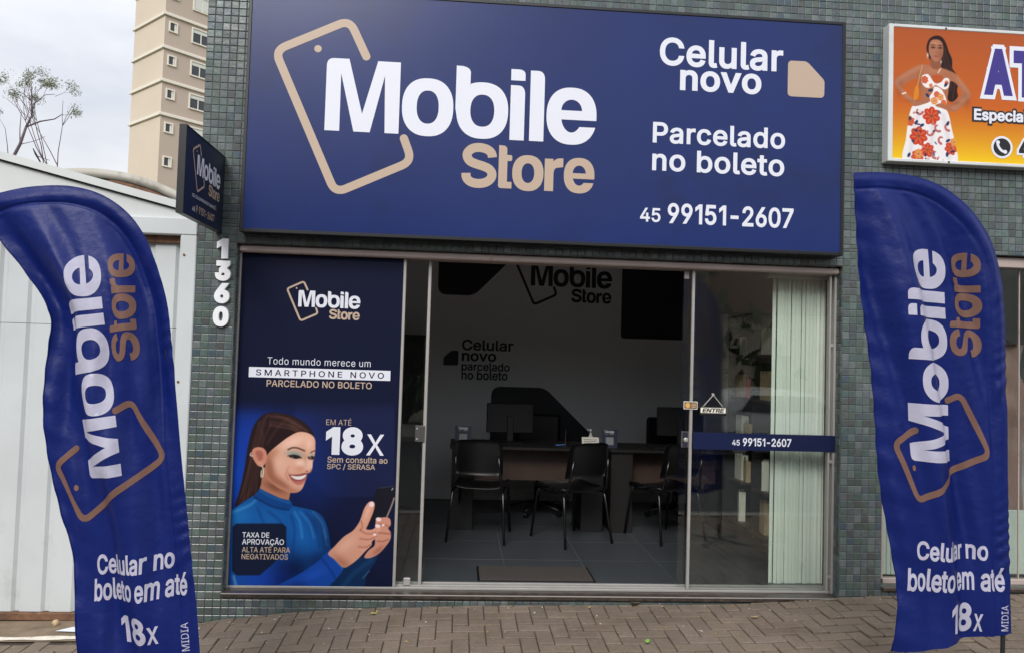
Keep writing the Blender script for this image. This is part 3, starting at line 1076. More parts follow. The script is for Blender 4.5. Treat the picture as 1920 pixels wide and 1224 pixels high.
# ================================================================== main board
board = empty('shop_sign_board', (0, 0, 0))
tag(board, 'large dark blue shop board with white name, tan phone outline and phone number', 'sign')
x0, x1, z0, z1 = SIGN
MB().box(x0 + .012, x1 - .012, -.1185, .0, z0 + .012, z1 - .012).build('panel', M['navy'], board)
fr = MB()
fr.box(x0, x0 + .022, -.124, .0, z0, z1, .003); fr.box(x1 - .022, x1, -.124, .0, z0, z1, .003)
fr.box(x0 + .022, x1 - .022, -.124, .0, z0, z0 + .024, .003); fr.box(x0 + .022, x1 - .022, -.124, .0, z1 - .022, z1, .003)
fr.build('frame', M['black_edge'], board)
SY = -.1195
logo(lambda a, b: (.561 + a, SY, 3.021 + b), M['white_print'], M['tan_print'], board)
P = xz(SY)
line('lettering', 'Celular', 2.781, 3.579, 3.641, 3.775, P, M['white_print'], board, .020, 1.03)
line('lettering', 'novo', 2.925, 3.414, 3.491, 3.557, P, M['white_print'], board, .024, 1.03)
flat('sim_card_emblem', poly_geo([rounded([(3.676, 3.663), (3.81, 3.664), (3.936, 3.537), (3.935, 3.416), (3.676, 3.415)], [.03, .025, .02, .03, .03])]), P, M['tan_print'], board)
line('lettering', 'Parcelado', 2.746, 3.046, 3.664, 3.189, P, M['white_print'], board, .018, 1.04)
line('lettering', 'no boleto', 2.746, 2.857, 3.661, 3.007, P, M['white_print'], board, .018, 1.04)
line('lettering', '45', 2.672, 2.508, 2.811, 2.603, P, M['white_print'], board, .016, 1.0)
line('lettering', '99151-2607', 2.860, 2.504, 3.731, 2.643, P, M['white_print'], board, .020, .97)

# ================================================================== projecting side sign
side = empty('projecting_sign', (-.1, 0, 2.34))
tag(side, 'small dark blue sign sticking out from the left pillar above the house number', 'sign')
MB().box(-.036, 0, -.728, -.004, 0, .497, .004).build('panel', M['navy_dark'], side)
fr = MB()
fr.box(-.040, .003, -.736, -.722, -.006, .503, .002); fr.box(-.040, .003, -.722, -.003, -.006, .004, .002); fr.box(-.040, .003, -.722, -.003, .493, .503, .002)
fr.build('frame', M['black_edge'], side)
Q = lambda a, b: (.0014, a, b - 2.34)            # a along the sign (world y), b world z
k = .445 / 1.797
logo(lambda a, b: (.0014, -.533 + a * k, .263 + b * k), M['white_print'], M['tan_print'], side)
line('lettering', 'SEU CELULAR NO BOLETO EM ATÉ', -.595, 2.457, -.18, 2.482, Q, M['white_print'], side, .008)
line('lettering', '18x', -.176, 2.457, -.147, 2.488, Q, M['tan_print'], side, .0)
line('lettering', '45', -.585, 2.375, -.54, 2.403, Q, M['white_print'], side, .01)
line('lettering', '9 9151-2607', -.521, 2.375, -.175, 2.421, Q, M['tan_print'], side, .015)

# ================================================================== house number
for d, (a, b, c, e_) in {'1': (-.122, 2.164, -.049, 2.296), '3': (-.127, 2.017, -.027, 2.150), '6': (-.126, 1.869, -.028, 2.002), '0': (-.128, 1.718, -.027, 1.850)}.items():
    v, f = text_geo(d, .055, 1.0, 8)
    cx, cz = (a + c) / 2, (b + e_) / 2
    mb = MB()
    mb.add([((q[0] - .5) * (c - a), -.022, (q[1] - .5) * (e_ - b)) for q in v], f)
    face = mb.mesh('digit')
    lps = text_contours(d, .055, 1.0, 8)
    al = np.concatenate(lps); lo, hi = al.min(0), al.max(0)
    sides = MB()
    for lp in lps:
        q = [((p[0] - lo[0]) / (hi[0] - lo[0]) * (c - a) - (c - a) / 2, (p[1] - lo[1]) / (hi[1] - lo[1]) * (e_ - b) - (e_ - b) / 2) for p in lp]
        n = len(q)
        sides.add([(p[0], -.0215, p[1]) for p in q] + [(p[0], 0, p[1]) for p in q], [(i, (i + 1) % n, n + (i + 1) % n, n + i) for i in range(n)])
    root = empty('house_number_digit', (cx, .0, cz))
    link('face', face, M['white_plastic'], root)
    sides.build('rim', M['white_plastic'], root)
    tag(root, {'1': 'raised white numeral 1, topmost of the house number on the left pillar', '3': 'raised white numeral 3, second from the top of the house number column',
               '6': 'raised white numeral 6, just above the zero on the tiled pillar', '0': 'raised white numeral 0, lowest of the house number on the left pillar'}[d],
        'house number', 'house number digits')

# ================================================================== neighbour's orange board
orange = empty('tailor_sign_board', (0, 0, 0))
tag(orange, 'orange and yellow board with a woman in a flowered dress on the right wall', 'sign')
a0, a1, c0, c1 = ORS
MB().box(a0 + .015, a1 - .015, -.077, .0, c0 + .012, c1 - .012).build('panel', M['white_plastic'], orange)
fr = MB()
fr.box(a0, a0 + .035, -.083, 0, c0, c1, .004); fr.box(a1 - .035, a1, -.083, 0, c0, c1, .004)
fr.box(a0 + .035, a1 - .035, -.083, 0, c0, c0 + .024, .004); fr.box(a0 + .035, a1 - .035, -.083, 0, c1 - .023, c1, .004)
fr.build('frame', M['white_paint'], orange)
for bx, bz in ((4.828, 3.972), (4.856, 3.025)):
    MB().lathe([(.007, 0), (.007, .004), (.004, .007)], (0, 0, 0), 10).build('bolt', M['rust'], orange).matrix_local = Matrix.Translation((bx, -.083, bz)) @ Matrix.Rotation(math.pi / 2, 4, 'X')

# the print: x 390..1224 right, y 172..1012 down, a hand-drawn figure before a sunset gradient
cv = Canvas(390, 1228, 172, 1012, 3.0, (176, 88, 44))
t = np.clip((cv.Y - 172) / 840, 0, 1)[..., None]
g = np.where(t < .55, np.array([168, 84, 46]) + (np.array([192, 96, 40]) - np.array([168, 84, 46])) * (t / .55),
             np.array([192, 96, 40]) + (np.array([236, 194, 34]) - np.array([192, 96, 40])) * ((np.maximum(t, .55) - .55) / .45) ** 1.3)
cv.C[:] = g
SK, SKD, HR = (166, 106, 78), (120, 70, 50), (44, 28, 28)
hair = [(662, 212), (700, 222), (726, 262), (742, 310), (764, 360), (766, 415), (792, 455), (806, 510), (797, 555), (802, 598), (768, 632), (738, 618), (742, 560),
        (748, 510), (730, 450), (690, 412), (640, 390), (612, 350), (600, 290), (618, 236)]
cv.fill(hair, HR)
for q in ([(716, 290), (738, 380), (768, 450), (780, 530), (768, 610)], [(706, 330), (722, 400), (752, 470), (760, 560)]):
    cv.stroke(q, (82, 56, 48), 7, 6, .7)
cv.fill([(545, 412), (575, 402), (640, 408), (720, 425), (790, 452), (815, 480), (870, 545), (888, 580), (872, 612), (826, 664), (778, 696), (752, 690), (700, 668), (664, 664), (690, 648),
         (742, 655), (770, 640), (826, 578), (795, 520), (762, 500), (745, 520), (735, 600), (700, 650), (600, 650), (570, 600), (560, 520), (552, 495), (520, 500), (452, 545),
         (452, 575), (490, 610), (545, 640), (580, 622), (618, 615), (622, 640), (580, 655), (530, 668), (500, 650), (440, 595), (398, 532), (402, 508), (470, 455)], SK)
for bx, by, rx, ry in ((430, 560, 22, 60), (520, 640, 50, 14), (860, 610, 20, 50), (560, 500, 14, 60), (800, 640, 40, 14)):
    cv.blob(bx, by, rx, ry, SKD, .45)
cv.blob(640, 440, 70, 26, (186, 126, 96), .5)
cv.fill([(632, 350), (690, 352), (692, 410), (660, 430), (628, 410)], (140, 86, 64))
cv.fill([(622, 260), (640, 240), (680, 240), (704, 268), (706, 320), (694, 358), (668, 380), (646, 374), (622, 340), (614, 300)], (170, 112, 86))
cv.blob(690, 330, 16, 40, SKD, .5); cv.blob(655, 265, 26, 16, (196, 140, 112), .6)
for ex in (642, 688): cv.blob(ex, 290, 13, 6, (40, 24, 24), .95); cv.blob(ex, 274, 15, 3.5, (50, 30, 28), .9)
cv.blob(662, 322, 6, 5, (120, 70, 54), .7); cv.blob(662, 345, 15, 6, (150, 70, 64), .95)
cv.blob(608, 342, 6, 16, (225, 215, 205), .9); cv.blob(694, 380, 5, 9, (225, 215, 205), .8)
bust = [(572, 478), (610, 464), (640, 500), (660, 520), (690, 512), (720, 482), (746, 490), (742, 540), (716, 556), (690, 545), (660, 530), (640, 545), (600, 550), (572, 520)]
cv.fill(bust, (232, 226, 224)); cv.fill([(640, 470), (700, 468), (700, 505), (660, 516), (640, 500)], (182, 84, 44))
cv.fill([(655, 540), (700, 560), (728, 620), (722, 650), (640, 655), (600, 640), (640, 580)], (232, 228, 226))
dress = [(520, 668), (585, 640), (640, 652), (700, 660), (742, 706), (764, 800), (788, 900), (802, 1014), (700, 1018), (560, 1014), (456, 1008), (474, 890), (486, 780), (500, 710)]
cv.fill(dress, (230, 226, 226))
dm = np.maximum(np.maximum(cv.mask(dress), cv.mask(bust)), cv.mask([(655, 540), (700, 560), (728, 620), (722, 650), (640, 655), (600, 640), (640, 580)]))
for q in ([(560, 420), (470, 478), (415, 530), (470, 600), (530, 650)], [(800, 480), (850, 545), (868, 585), (820, 640), (770, 678)]):
    cv.stroke(q, (196, 138, 106), 16, 16, .55)
for q in ([(560, 700), (520, 850), (500, 1010)], [(640, 700), (640, 860), (620, 1010)], [(710, 720), (740, 860), (750, 1010)]):
    cv.stroke(q, (186, 178, 190), 14, 16, .5, dm)
r2 = random.Random(4)


def bloom(cx, cy, r, c1, c2):
    for k in range(7):
        t = k * 6.283 / 7 + .3
        cv.blob(cx + r * .55 * math.cos(t), cy + r * .62 * math.sin(t), r * .46, r * .36, c1, .95, math.degrees(t), dm, True)
    for k in range(7):
        t = k * 6.283 / 7 + .3
        cv.stroke([(cx, cy), (cx + r * .7 * math.cos(t), cy + r * .8 * math.sin(t))], c2, 4, 4, .8, dm)
    cv.blob(cx, cy, r * .18, r * .18, (90, 40, 30), .9, 0, dm)


for (cx, cy, r) in ((635, 730, 56), (555, 862, 58), (612, 948, 44), (762, 930, 42), (548, 992, 40), (500, 770, 30), (590, 500, 24), (668, 590, 20), (712, 640, 18), (730, 512, 14), (630, 535, 12)):
    bloom(cx, cy, r, (190, 58, 36), (226, 150, 90))
for (cx, cy, r) in ((652, 632, 24), (692, 606, 22), (555, 975, 30), (780, 890, 26)):
    bloom(cx, cy, r, (210, 120, 60), (240, 190, 130))
for (cx, cy, a_) in ((555, 700, 20), (676, 800, 60), (702, 876, 100), (622, 832, 10), (742, 790, 80), (690, 1000, 30), (660, 970, 90)):
    for k in range(9):
        t = R(a_) + k * .42
        cv.blob(cx + (26 - k * 2) * math.cos(t), cy + (28 - k * 2) * math.sin(t), 9 - k * .5, 9 - k * .5, (176, 92, 88), .85, 0, dm, True)
for k in range(26):
    cx, cy = r2.uniform(470, 790), r2.uniform(680, 1010)
    cv.blob(cx, cy, r2.uniform(7, 15), r2.uniform(4, 8), r2.choice([(44, 48, 84), (50, 56, 70), (196, 120, 110), (60, 80, 110)]), .9, r2.uniform(0, 180), dm, True)
for (cx, cy) in ((540, 775), (576, 792), (740, 772), (742, 882), (737, 970), (495, 985), (725, 525), (610, 600), (628, 566)):
    cv.blob(cx, cy, 16, 9, (40, 46, 84), .95, r2.uniform(0, 180), None, True)
cv.fill([(518, 668), (560, 632), (618, 614), (624, 638), (590, 655), (540, 672)], SK); cv.fill([(660, 664), (690, 646), (750, 668), (782, 690), (752, 694), (700, 676)], SK)
cv.stroke([(575, 410), (560, 470), (545, 545)], (196, 140, 90), 8); cv.fill([(535, 545), (552, 550), (550, 620), (522, 632), (524, 580)], (208, 130, 44))
cv.stroke([(690, 425), (676, 450)], (232, 210, 190), 6); cv.stroke([(450, 598), (470, 590)], (236, 230, 222), 8)
OPL = lambda u, v: (4.4495 + (u - 390.5) * .0011465, -.0785, 3.963 - (v - 172) * .0011075)
cv.build('printed_picture', OPL, orange)
cb_ = Canvas(1228, 2240, 172, 1012, 12.0, (176, 88, 44))
t = np.clip((cb_.Y - 172) / 840, 0, 1)[..., None]
cb_.C[:] = np.where(t < .55, np.array([168, 84, 46]) + (np.array([192, 96, 40]) - np.array([168, 84, 46])) * (t / .55),
                    np.array([192, 96, 40]) + (np.array([236, 194, 34]) - np.array([192, 96, 40])) * ((np.maximum(t, .55) - .55) / .45) ** 1.3)
cb_.build('printed_background', OPL, orange)
P = xz(-.0803); P2 = xz(-.0811); P3 = xz(-.0819)


def outlined(body, x0, z0, x1, z1, fill, rim, grow, bold):
    v, f = text_geo(body, bold)
    line('lettering', body, x0 - grow, z0 - grow, x1 + grow, z1 + grow, P, rim, orange, bold + .06)
    line('lettering', body, x0, z0, x1, z1, P2, fill, orange, bold)


M['violet_print'] = mat('violet_print', (52, 40, 130), .45)
outlined('A', 5.112, 3.517, 5.325, 3.850, M['violet_print'], M['white_print'], .030, .055)
outlined('T', 5.330, 3.512, 5.520, 3.845, M['violet_print'], M['white_print'], .030, .055)
outlined('Especiali', 5.040, 3.313, 5.455, 3.416, M['white_print'], M['black_edge'], .014, .03)
flat('phone_emblem', poly_geo([ellipse(5.247, 3.149, .079, .079, 2, 40)]), P, M['white_print'], orange)
flat('phone_emblem', poly_geo([ellipse(5.247, 3.149, .063, .063, 2, 40)]), P2, M['black_edge'], orange)
hs = Canvas.smooth([(5.213, 3.186), (5.218, 3.158), (5.240, 3.128), (5.272, 3.113)], 6, False)
flat('phone_emblem', poly_geo([stroke_loop([tuple(p) for p in hs], .018)]), P3, M['white_print'], orange)
for q in ((5.216, 3.182), (5.270, 3.117)):
    flat('phone_emblem', poly_geo([ellipse(q[0], q[1], .014, .014, 2, 16)]), xz(-.0823), M['white_print'], orange)
outlined('4', 5.372, 3.095, 5.45, 3.205, M['black_edge'], M['white_print'], .016, .05)

# ================================================================== poster film on the left fixed window
poster = empty('window_poster', (0, 0, 0))
tag(poster, 'dark blue poster film with smiling woman holding a phone, covering the left window', 'poster')
x0, x1, z0, z1 = .0155, 1.0925, .013, 2.2215
PY = .0925
MB().box(x0, x1, PY, .0955, z0, z1).build('film', M['vinyl'], poster)
P = xz(PY - .0006); P2 = xz(PY - .0012); P3 = xz(PY - .0018)
k = .414 / 1.797
logo(lambda a, b: (.396 + a * k, PY - .0012, 1.8715 + b * k), M['white_print'], M['tan_print'], poster)
line('lettering', 'Todo mundo merece um', .209, 1.480, .895, 1.527, P, M['white_print'], poster, -.004, 1.05)
flat('white_bar', poly_geo([[(.089, 1.391), (1.030, 1.391), (1.030, 1.459), (.089, 1.459)]]), P, M['white_print'], poster)
line('lettering', 'SMARTPHONE NOVO', .136, 1.404, .987, 1.445, P2, M['vinyl'], poster, .010, 1.35)
line('lettering', 'PARCELADO NO BOLETO', .209, 1.331, .908, 1.376, P, M['tan_print'], poster, .010, 1.02)
# printed picture in the lower half; u right 60..1000, v down 20..1055
cv = Canvas(84, 1004, 10, 1062, 3.0, (21, 27, 54))
X, Y = cv.X, cv.Y
cv.C[:] = np.array((14, 20, 47))
cv.fill([(440, 40), (990, 40), (990, 560), (640, 560), (440, 400)], (25, 32, 68), 10, .9, False)
cv.blob(120, 430, 150, 300, (20, 74, 190), .9); cv.blob(230, 250, 170, 190, (24, 62, 170), .8); cv.blob(470, 330, 150, 220, (22, 50, 132), .7)
cv.blob(560, 520, 150, 160, (22, 44, 112), .55); cv.blob(800, 760, 200, 200, (20, 26, 60), .8)
HAIR, HAIR2 = (40, 26, 28), (88, 58, 50)
SKN, SKL, SKS = (220, 164, 138), (242, 200, 180), (168, 106, 82)
# far arm, torso
cv.fill([(610, 1062), (690, 950), (755, 905), (820, 885), (888, 876), (886, 910), (840, 975), (800, 1062)], (13, 42, 80))
cv.stroke([(700, 1050), (770, 970), (860, 905)], (30, 84, 130), 10, 16, .6); cv.stroke([(815, 1000), (850, 960)], (120, 160, 190), 3, 4, .6)
torso = [(236, 512), (180, 575), (110, 625), (84, 660), (84, 1062), (430, 1062), (520, 980), (632, 880), (634, 820), (622, 740), (600, 678), (560, 640), (500, 622), (426, 604), (408, 574), (380, 580), (300, 548)]
cv.fill(torso, (18, 78, 150)); tm = cv.mask(torso, 3)
cv.blob(140, 660, 80, 70, (34, 116, 190), .8, 0, tm); cv.blob(300, 680, 120, 70, (26, 98, 172), .8, 0, tm); cv.blob(480, 780, 70, 130, (26, 104, 184), .7, -15, tm)
cv.blob(560, 690, 40, 60, (22, 62, 120), .8, 0, tm); cv.blob(430, 960, 110, 90, (10, 26, 66), .95, -20, tm); cv.blob(360, 1010, 80, 90, (12, 28, 80), .9, 0, tm)
cv.blob(250, 1000, 120, 90, (26, 64, 170), .8, 0, tm); cv.blob(610, 800, 26, 90, (12, 40, 86), .8, -8, tm); cv.blob(560, 900, 60, 40, (12, 36, 84), .7, -30, tm)
for q, c, w in (([(440, 640), (470, 700), (480, 780)], (70, 150, 210), 8), ([(470, 640), (520, 700), (545, 780)], (60, 140, 205), 7), ([(540, 640), (590, 700), (612, 780)], (64, 130, 190), 6),
                ([(500, 640), (555, 720), (575, 830)], (10, 52, 110), 8), ([(110, 640), (200, 600), (240, 560)], (80, 160, 215), 10), ([(300, 640), (360, 690), (380, 760)], (14, 60, 124), 12),
                ([(240, 620), (270, 700)], (14, 60, 124), 10), ([(420, 660), (440, 740), (430, 860)], (14, 58, 122), 10), ([(600, 740), (615, 820)], (60, 120, 180), 5), ([(108, 990), (125, 1050)], (150, 190, 230), 8)):
    cv.stroke(q, c, w, 9, .65, tm)
cv.fill([(250, 505), (300, 530), (350, 556), (408, 572), (428, 606), (400, 632), (330, 616), (262, 586), (215, 560)], (16, 66, 132))
cv.stroke([(250, 520), (310, 556), (410, 590)], (44, 112, 176), 7, 8, .7); cv.stroke([(225, 560), (320, 612), (405, 628)], (8, 36, 84), 6, 7, .8)
# neck, hair behind, face
cv.fill([(262, 385), (330, 400), (400, 440), (420, 520), (408, 576), (360, 564), (290, 532), (244, 507)], (182, 122, 96), None, 1, False)
cv.blob(330, 505, 60, 22, (120, 70, 54), .8, 25, cv.mask([(255, 430), (300, 470), (360, 515), (404, 520), (406, 572), (360, 562), (290, 530), (246, 505)]))
hair = [(300, 96), (365, 98), (432, 116), (490, 148), (530, 188), (550, 236), (520, 214), (470, 205), (420, 226), (370, 262), (318, 305), (300, 330), (286, 390), (268, 400), (262, 450),
        (252, 506), (222, 546), (165, 582), (116, 612), (132, 556), (150, 488), (168, 400), (178, 330), (192, 255), (214, 176), (252, 122)]
cv.fill(hair, HAIR, 4); hm = cv.mask(hair, 3)
for q in ([(300, 110), (390, 125), (470, 180)], [(340, 112), (430, 140), (505, 195)], [(250, 150), (215, 280), (190, 420), (150, 560)], [(280, 150), (240, 270), (215, 420), (180, 560)],
          [(310, 160), (262, 262)], [(230, 420), (205, 520), (150, 590)], [(400, 130), (340, 190), (290, 270)]):
    cv.stroke(q, HAIR2, 7, 9, .55, hm)
cv.blob(440, 170, 50, 22, (112, 74, 58), .45, 30, hm)
r2 = random.Random(6)
for k in range(34):
    x_ = r2.uniform(0, 1); j1, j2 = r2.uniform(-8, 8), r2.uniform(-10, 10)
    cc = r2.choice([(70, 46, 42), (26, 16, 20), (96, 66, 56), (52, 34, 34)])
    cv.stroke([(300 - 60 * x_ + j1, 104 + 60 * x_), (232 + 50 * x_ + j2, 240), (190 + 70 * x_ + j1, 400), (140 + 110 * x_ + j2, 590 - 50 * x_)], cc, 2.2, 3, .5, hm)
for k in range(16):
    x_ = k / 16; j1 = r2.uniform(-5, 5)
    cv.stroke([(302 + j1, 104 + 70 * x_), (400 + 20 * x_, 120 + 76 * x_ + j1), (520 - 60 * x_, 196 + 16 * x_)], r2.choice([(72, 48, 42), (28, 18, 20), (104, 72, 60)]), 2.2, 3, .5, hm)
face = [(548, 236), (553, 290), (549, 336), (541, 362), (538, 386), (534, 408), (524, 424), (507, 431), (507, 446), (494, 484), (482, 512), (462, 530), (430, 536), (396, 528), (345, 496), (304, 456),
        (284, 410), (284, 350), (306, 312), (356, 268), (410, 228), (460, 204), (510, 208)]
cv.fill(face, SKN, 3); fm = cv.mask(face, 3)
cv.blob(430, 258, 90, 36, SKL, .85, -20, fm); cv.blob(360, 380, 60, 60, SKL, .45, 0, fm); cv.blob(510, 385, 22, 30, (246, 206, 186), .8, 0, fm); cv.blob(520, 270, 20, 36, SKL, .7, 0, fm)
cv.blob(340, 470, 90, 26, SKS, .8, 38, fm); cv.blob(296, 400, 24, 80, SKS, .7, 0, fm); cv.blob(440, 528, 50, 14, (186, 122, 96), .7, 0, fm); cv.blob(320, 320, 40, 26, (190, 132, 104), .8, -40, fm)
cv.blob(470, 400, 24, 16, (206, 134, 112), .6, 0, fm); cv.blob(498, 360, 10, 34, (196, 136, 110), .6, -12, fm)
cv.stroke([(408, 430), (398, 412), (410, 395)], (180, 116, 92), 6, 7, .6, fm)
# eyes and brows
cv.blob(440, 325, 42, 17, (132, 158, 150), .95, 8, fm); cv.blob(532, 335, 16, 14, (132, 158, 150), .8, 0, fm)
cv.fill([(410, 337), (432, 331), (458, 335), (473, 345), (450, 350), (425, 346)], (36, 24, 26), 3); cv.blob(448, 342, 7, 5, (16, 12, 16), 1); cv.blob(428, 343, 5, 3, (210, 200, 196), .7)
cv.stroke([(404, 334), (432, 329), (462, 334), (478, 346)], (26, 16, 18), 5, 3); cv.fill([(514, 346), (530, 338), (546, 343), (540, 354), (522, 354)], (36, 24, 26), 3)
cv.stroke([(512, 342), (530, 336), (550, 340)], (26, 16, 18), 4, 3)
cv.stroke([(405, 299), (430, 289), (460, 292), (494, 306)], (58, 36, 34), 7, 4, .95); cv.stroke([(529, 316), (540, 309), (553, 306)], (58, 36, 34), 5, 3, .95)
# nose, mouth
cv.stroke([(508, 428), (522, 424), (533, 408)], (170, 104, 84), 5, 5, .8); cv.blob(507, 418, 7, 5, (130, 70, 58), .7)
cv.fill([(408, 436), (436, 436), (470, 433), (498, 427), (509, 437), (500, 462), (484, 484), (458, 491), (434, 478), (418, 458)], (150, 78, 74), 4)
cv.fill([(424, 464), (452, 474), (484, 468), (498, 456), (488, 480), (460, 491), (436, 480)], (194, 112, 106), 4)
cv.fill([(419, 442), (450, 446), (480, 443), (502, 437), (497, 450), (480, 461), (456, 464), (434, 456)], (238, 230, 226), 3)
for tx in (436, 448, 461, 474, 486): cv.stroke([(tx, 446), (tx + 1, 460)], (206, 190, 186), 1.5, 2, .6)
cv.blob(308, 410, 26, 90, (146, 90, 68), .65, -12, fm); cv.blob(372, 488, 60, 16, (150, 92, 70), .6, 32, fm); cv.blob(468, 372, 30, 20, (250, 214, 198), .7, 0, fm)
cv.stroke([(524, 330), (530, 372), (533, 398)], (250, 216, 200), 6, 6, .6, fm); cv.blob(420, 402, 30, 20, (232, 168, 150), .5, 0, fm)
cv.stroke([(392, 430), (398, 450), (408, 466)], (176, 112, 88), 5, 6, .6)
# ear
cv.fill([(212, 300), (236, 286), (270, 292), (288, 320), (286, 360), (270, 388), (246, 390), (224, 365), (208, 330)], (206, 138, 116), 3)
cv.fill([(228, 312), (250, 304), (268, 322), (264, 352), (248, 360), (236, 340)], (160, 92, 80), 8, .8); cv.blob(252, 375, 14, 10, (220, 160, 138), .8)
cv.stroke([(203, 318), (200, 330), (210, 334)], (236, 226, 214), 5, 3); cv.stroke([(262, 388), (270, 410), (266, 444), (258, 446), (260, 414)], (228, 214, 192), 6, 3)
# near arm and hands with the phone
cv.fill([(330, 1062), (470, 975), (560, 915), (626, 858), (660, 880), (706, 942), (684, 985), (640, 1030), (590, 1062)], (22, 70, 160))
am = cv.mask([(330, 1062), (470, 975), (560, 915), (626, 858), (660, 880), (706, 942), (684, 985), (640, 1030), (590, 1062)], 3)
cv.blob(500, 1010, 120, 26, (34, 86, 196), .8, -30, am); cv.blob(420, 1062, 90, 30, (14, 36, 100), .9, -25, am); cv.stroke([(626, 862), (668, 905), (700, 944)], (40, 110, 180), 8, 8, .8, am)
cv.stroke([(590, 895), (640, 960), (660, 1000)], (14, 44, 110), 8, 9, .7, am)
farhand = [(888, 680), (910, 666), (945, 668), (966, 682), (968, 712), (955, 730), (968, 752), (966, 790), (934, 836), (896, 872), (850, 892), (822, 886), (846, 850), (880, 820), (880, 760)]
cv.fill(farhand, (200, 140, 118), 3); fhm = cv.mask(farhand, 3)
for q in ([(900, 706), (940, 712), (964, 724)], [(890, 752), (930, 756), (964, 760)], [(895, 800), (930, 800), (955, 790)]):
    cv.stroke(q, (136, 82, 68), 6, 5, .8, fhm)
cv.blob(900, 850, 40, 16, (150, 92, 76), .7, -40, fhm)
cv.fill([(908, 506), (984, 497), (993, 508), (990, 560), (975, 610), (948, 668), (900, 672), (872, 700), (834, 734), (833, 715), (852, 650), (872, 590), (880, 540), (890, 515)], (24, 24, 34), 3, 1, False)
cv.stroke([(988, 565), (970, 615), (948, 665)], (206, 176, 160), 6, 4, .9); cv.stroke([(975, 520), (981, 512)], (210, 210, 220), 4, 3); cv.stroke([(908, 510), (984, 500)], (70, 70, 86), 4, 3, .8)
hand = [(624, 868), (660, 826), (710, 775), (760, 742), (792, 700), (806, 668), (822, 622), (846, 588), (868, 584), (880, 600), (872, 640), (856, 680), (842, 712), (834, 734), (866, 736), (896, 718),
        (914, 722), (912, 742), (890, 760), (894, 778), (866, 800), (862, 822), (830, 852), (790, 894), (745, 928), (706, 942), (660, 900)]
cv.fill(hand, (212, 152, 128), 3); hm2 = cv.mask(hand, 3)
cv.blob(720, 820, 70, 34, (230, 178, 156), .7, -40, hm2); cv.blob(700, 915, 60, 26, (170, 110, 88), .8, 35, hm2); cv.blob(840, 640, 12, 50, (232, 182, 160), .7, 20, hm2)
for q in ([(800, 740), (840, 760), (886, 752)], [(800, 786), (850, 790), (892, 772)], [(790, 830), (830, 832), (862, 818)], [(806, 690), (812, 720), (800, 740)]):
    cv.stroke(q, (150, 94, 76), 6, 5, .75, hm2)
for cx, cy, rx, ry, an in ((863, 599, 13, 15, 20), (901, 681, 15, 11, 10), (897, 717, 14, 10, 10), (927, 712, 8, 6, 0), (880, 764, 9, 7, 0)):
    cv.blob(cx, cy, rx, ry, (240, 216, 216), .95, an, None, True)
# dark caption box
cv.fill([(104, 722), (124, 703), (375, 703), (395, 722), (395, 850), (330, 915), (250, 985), (124, 985), (100, 960)], (20, 26, 48), 4, .94, False)


def canvas_to_film(u, v):
    s, t_ = u / 1000, v / 1000
    a = (-.136 * (1 - s) + 1.075 * s) * (1 - t_) + (-.082 * (1 - s) + 1.119 * s) * t_
    b = (1.264 * (1 - s) + 1.297 * s) * (1 - t_) + (.058 * (1 - s) + .071 * s) * t_
    return (min(max(a, x0 + .0006), x1 - .0006), PY - .0003, max(b, z0 + .0006))


fade = np.clip((cv.Y - 12) / 110, 0, 1)[..., None]; fade = fade * fade * (3 - 2 * fade)
cv.C = np.array((14, 20, 47)) * (1 - fade) + cv.C * fade
cv.build('printed_picture', canvas_to_film, poster)
line('lettering', 'EM ATÉ', .614, 1.084, .781, 1.132, P, M['tan_print'], poster, -.004)
line('lettering', '18', .616, .884, .865, 1.073, P, M['white_print'], poster, .050)
line('lettering', 'x', .887, .887, 1.005, 1.028, P, M['white_print'], poster, .0)
line('lettering', 'Sem consulta ao', .631, .833, 1.032, .874, P, M['tan_print'], poster, .010)
line('lettering', 'SPC / SERASA', .630, .785, .950, .826, P, M['tan_print'], poster, .010)
line('lettering', 'TAXA DE', .093, .328, .269, .362, P, M['white_print'], poster, .012)
line('lettering', 'APROVAÇÃO', .093, .272, .367, .327, P, M['white_print'], poster, .012)
line('lettering', 'ALTA ATÉ PARA', .094, .230, .409, .276, P, M['tan_print'], poster, .010)
line('lettering', 'NEGATIVADOS', .094, .184, .397, .220, P, M['tan_print'], poster, .010)

# blue band, hanging sign and sticker on the right window
band = empty('window_band', (0, 0, 0))
tag(band, 'dark blue film band with white phone number across the right window', 'window film')
MB().box(3.127, 4.138, .0685, .0955, .980, 1.094).build('film', M['vinyl_panel'], band)
P = xz(.0675)
line('lettering', '45', 3.401, 1.012, 3.456, 1.051, P, M['white_print'], band, .014)
line('lettering', '99151-2607', 3.477, 1.009, 3.824, 1.066, P, M['white_print'], band, .022, .97)
ent = empty('entry_sign', (3.267, .085, 1.243))
tag(ent, 'small black and white ENTRE sign hanging by a cord on the right window', 'sign')
MB().box(-.096, .096, -.004, .002, -.030, .030, .002).build('plate', M['black'], ent)
flat('white_field', poly_geo([[(-.089, -.012), (.089, -.012), (.089, .024), (-.089, .024)]]), xz(-.0048), M['paper'], ent)
v, f = text_geo('ENTRE', .03)
flat('lettering', (np.c_[-.078 + v[:, 0] * .15 + v[:, 1] * .008, -.008 + v[:, 1] * .028], f), xz(-.0056), M['black'], ent)
mb = MB(); mb.tube([(-.072, 0, .03), (0, 0, .112)], .0016, 6); mb.tube([(.072, 0, .03), (0, 0, .112)], .0016, 6)
mb.build('cord', M['paper'], ent)
MB().lathe([(.010, 0), (.010, .005), (.005, .009)], (0, 0, 0), 12).build('suction_hook', M['alu'], ent).matrix_local = Matrix.Translation((0, .008, .114)) @ Matrix.Rotation(math.pi / 2, 4, 'X')
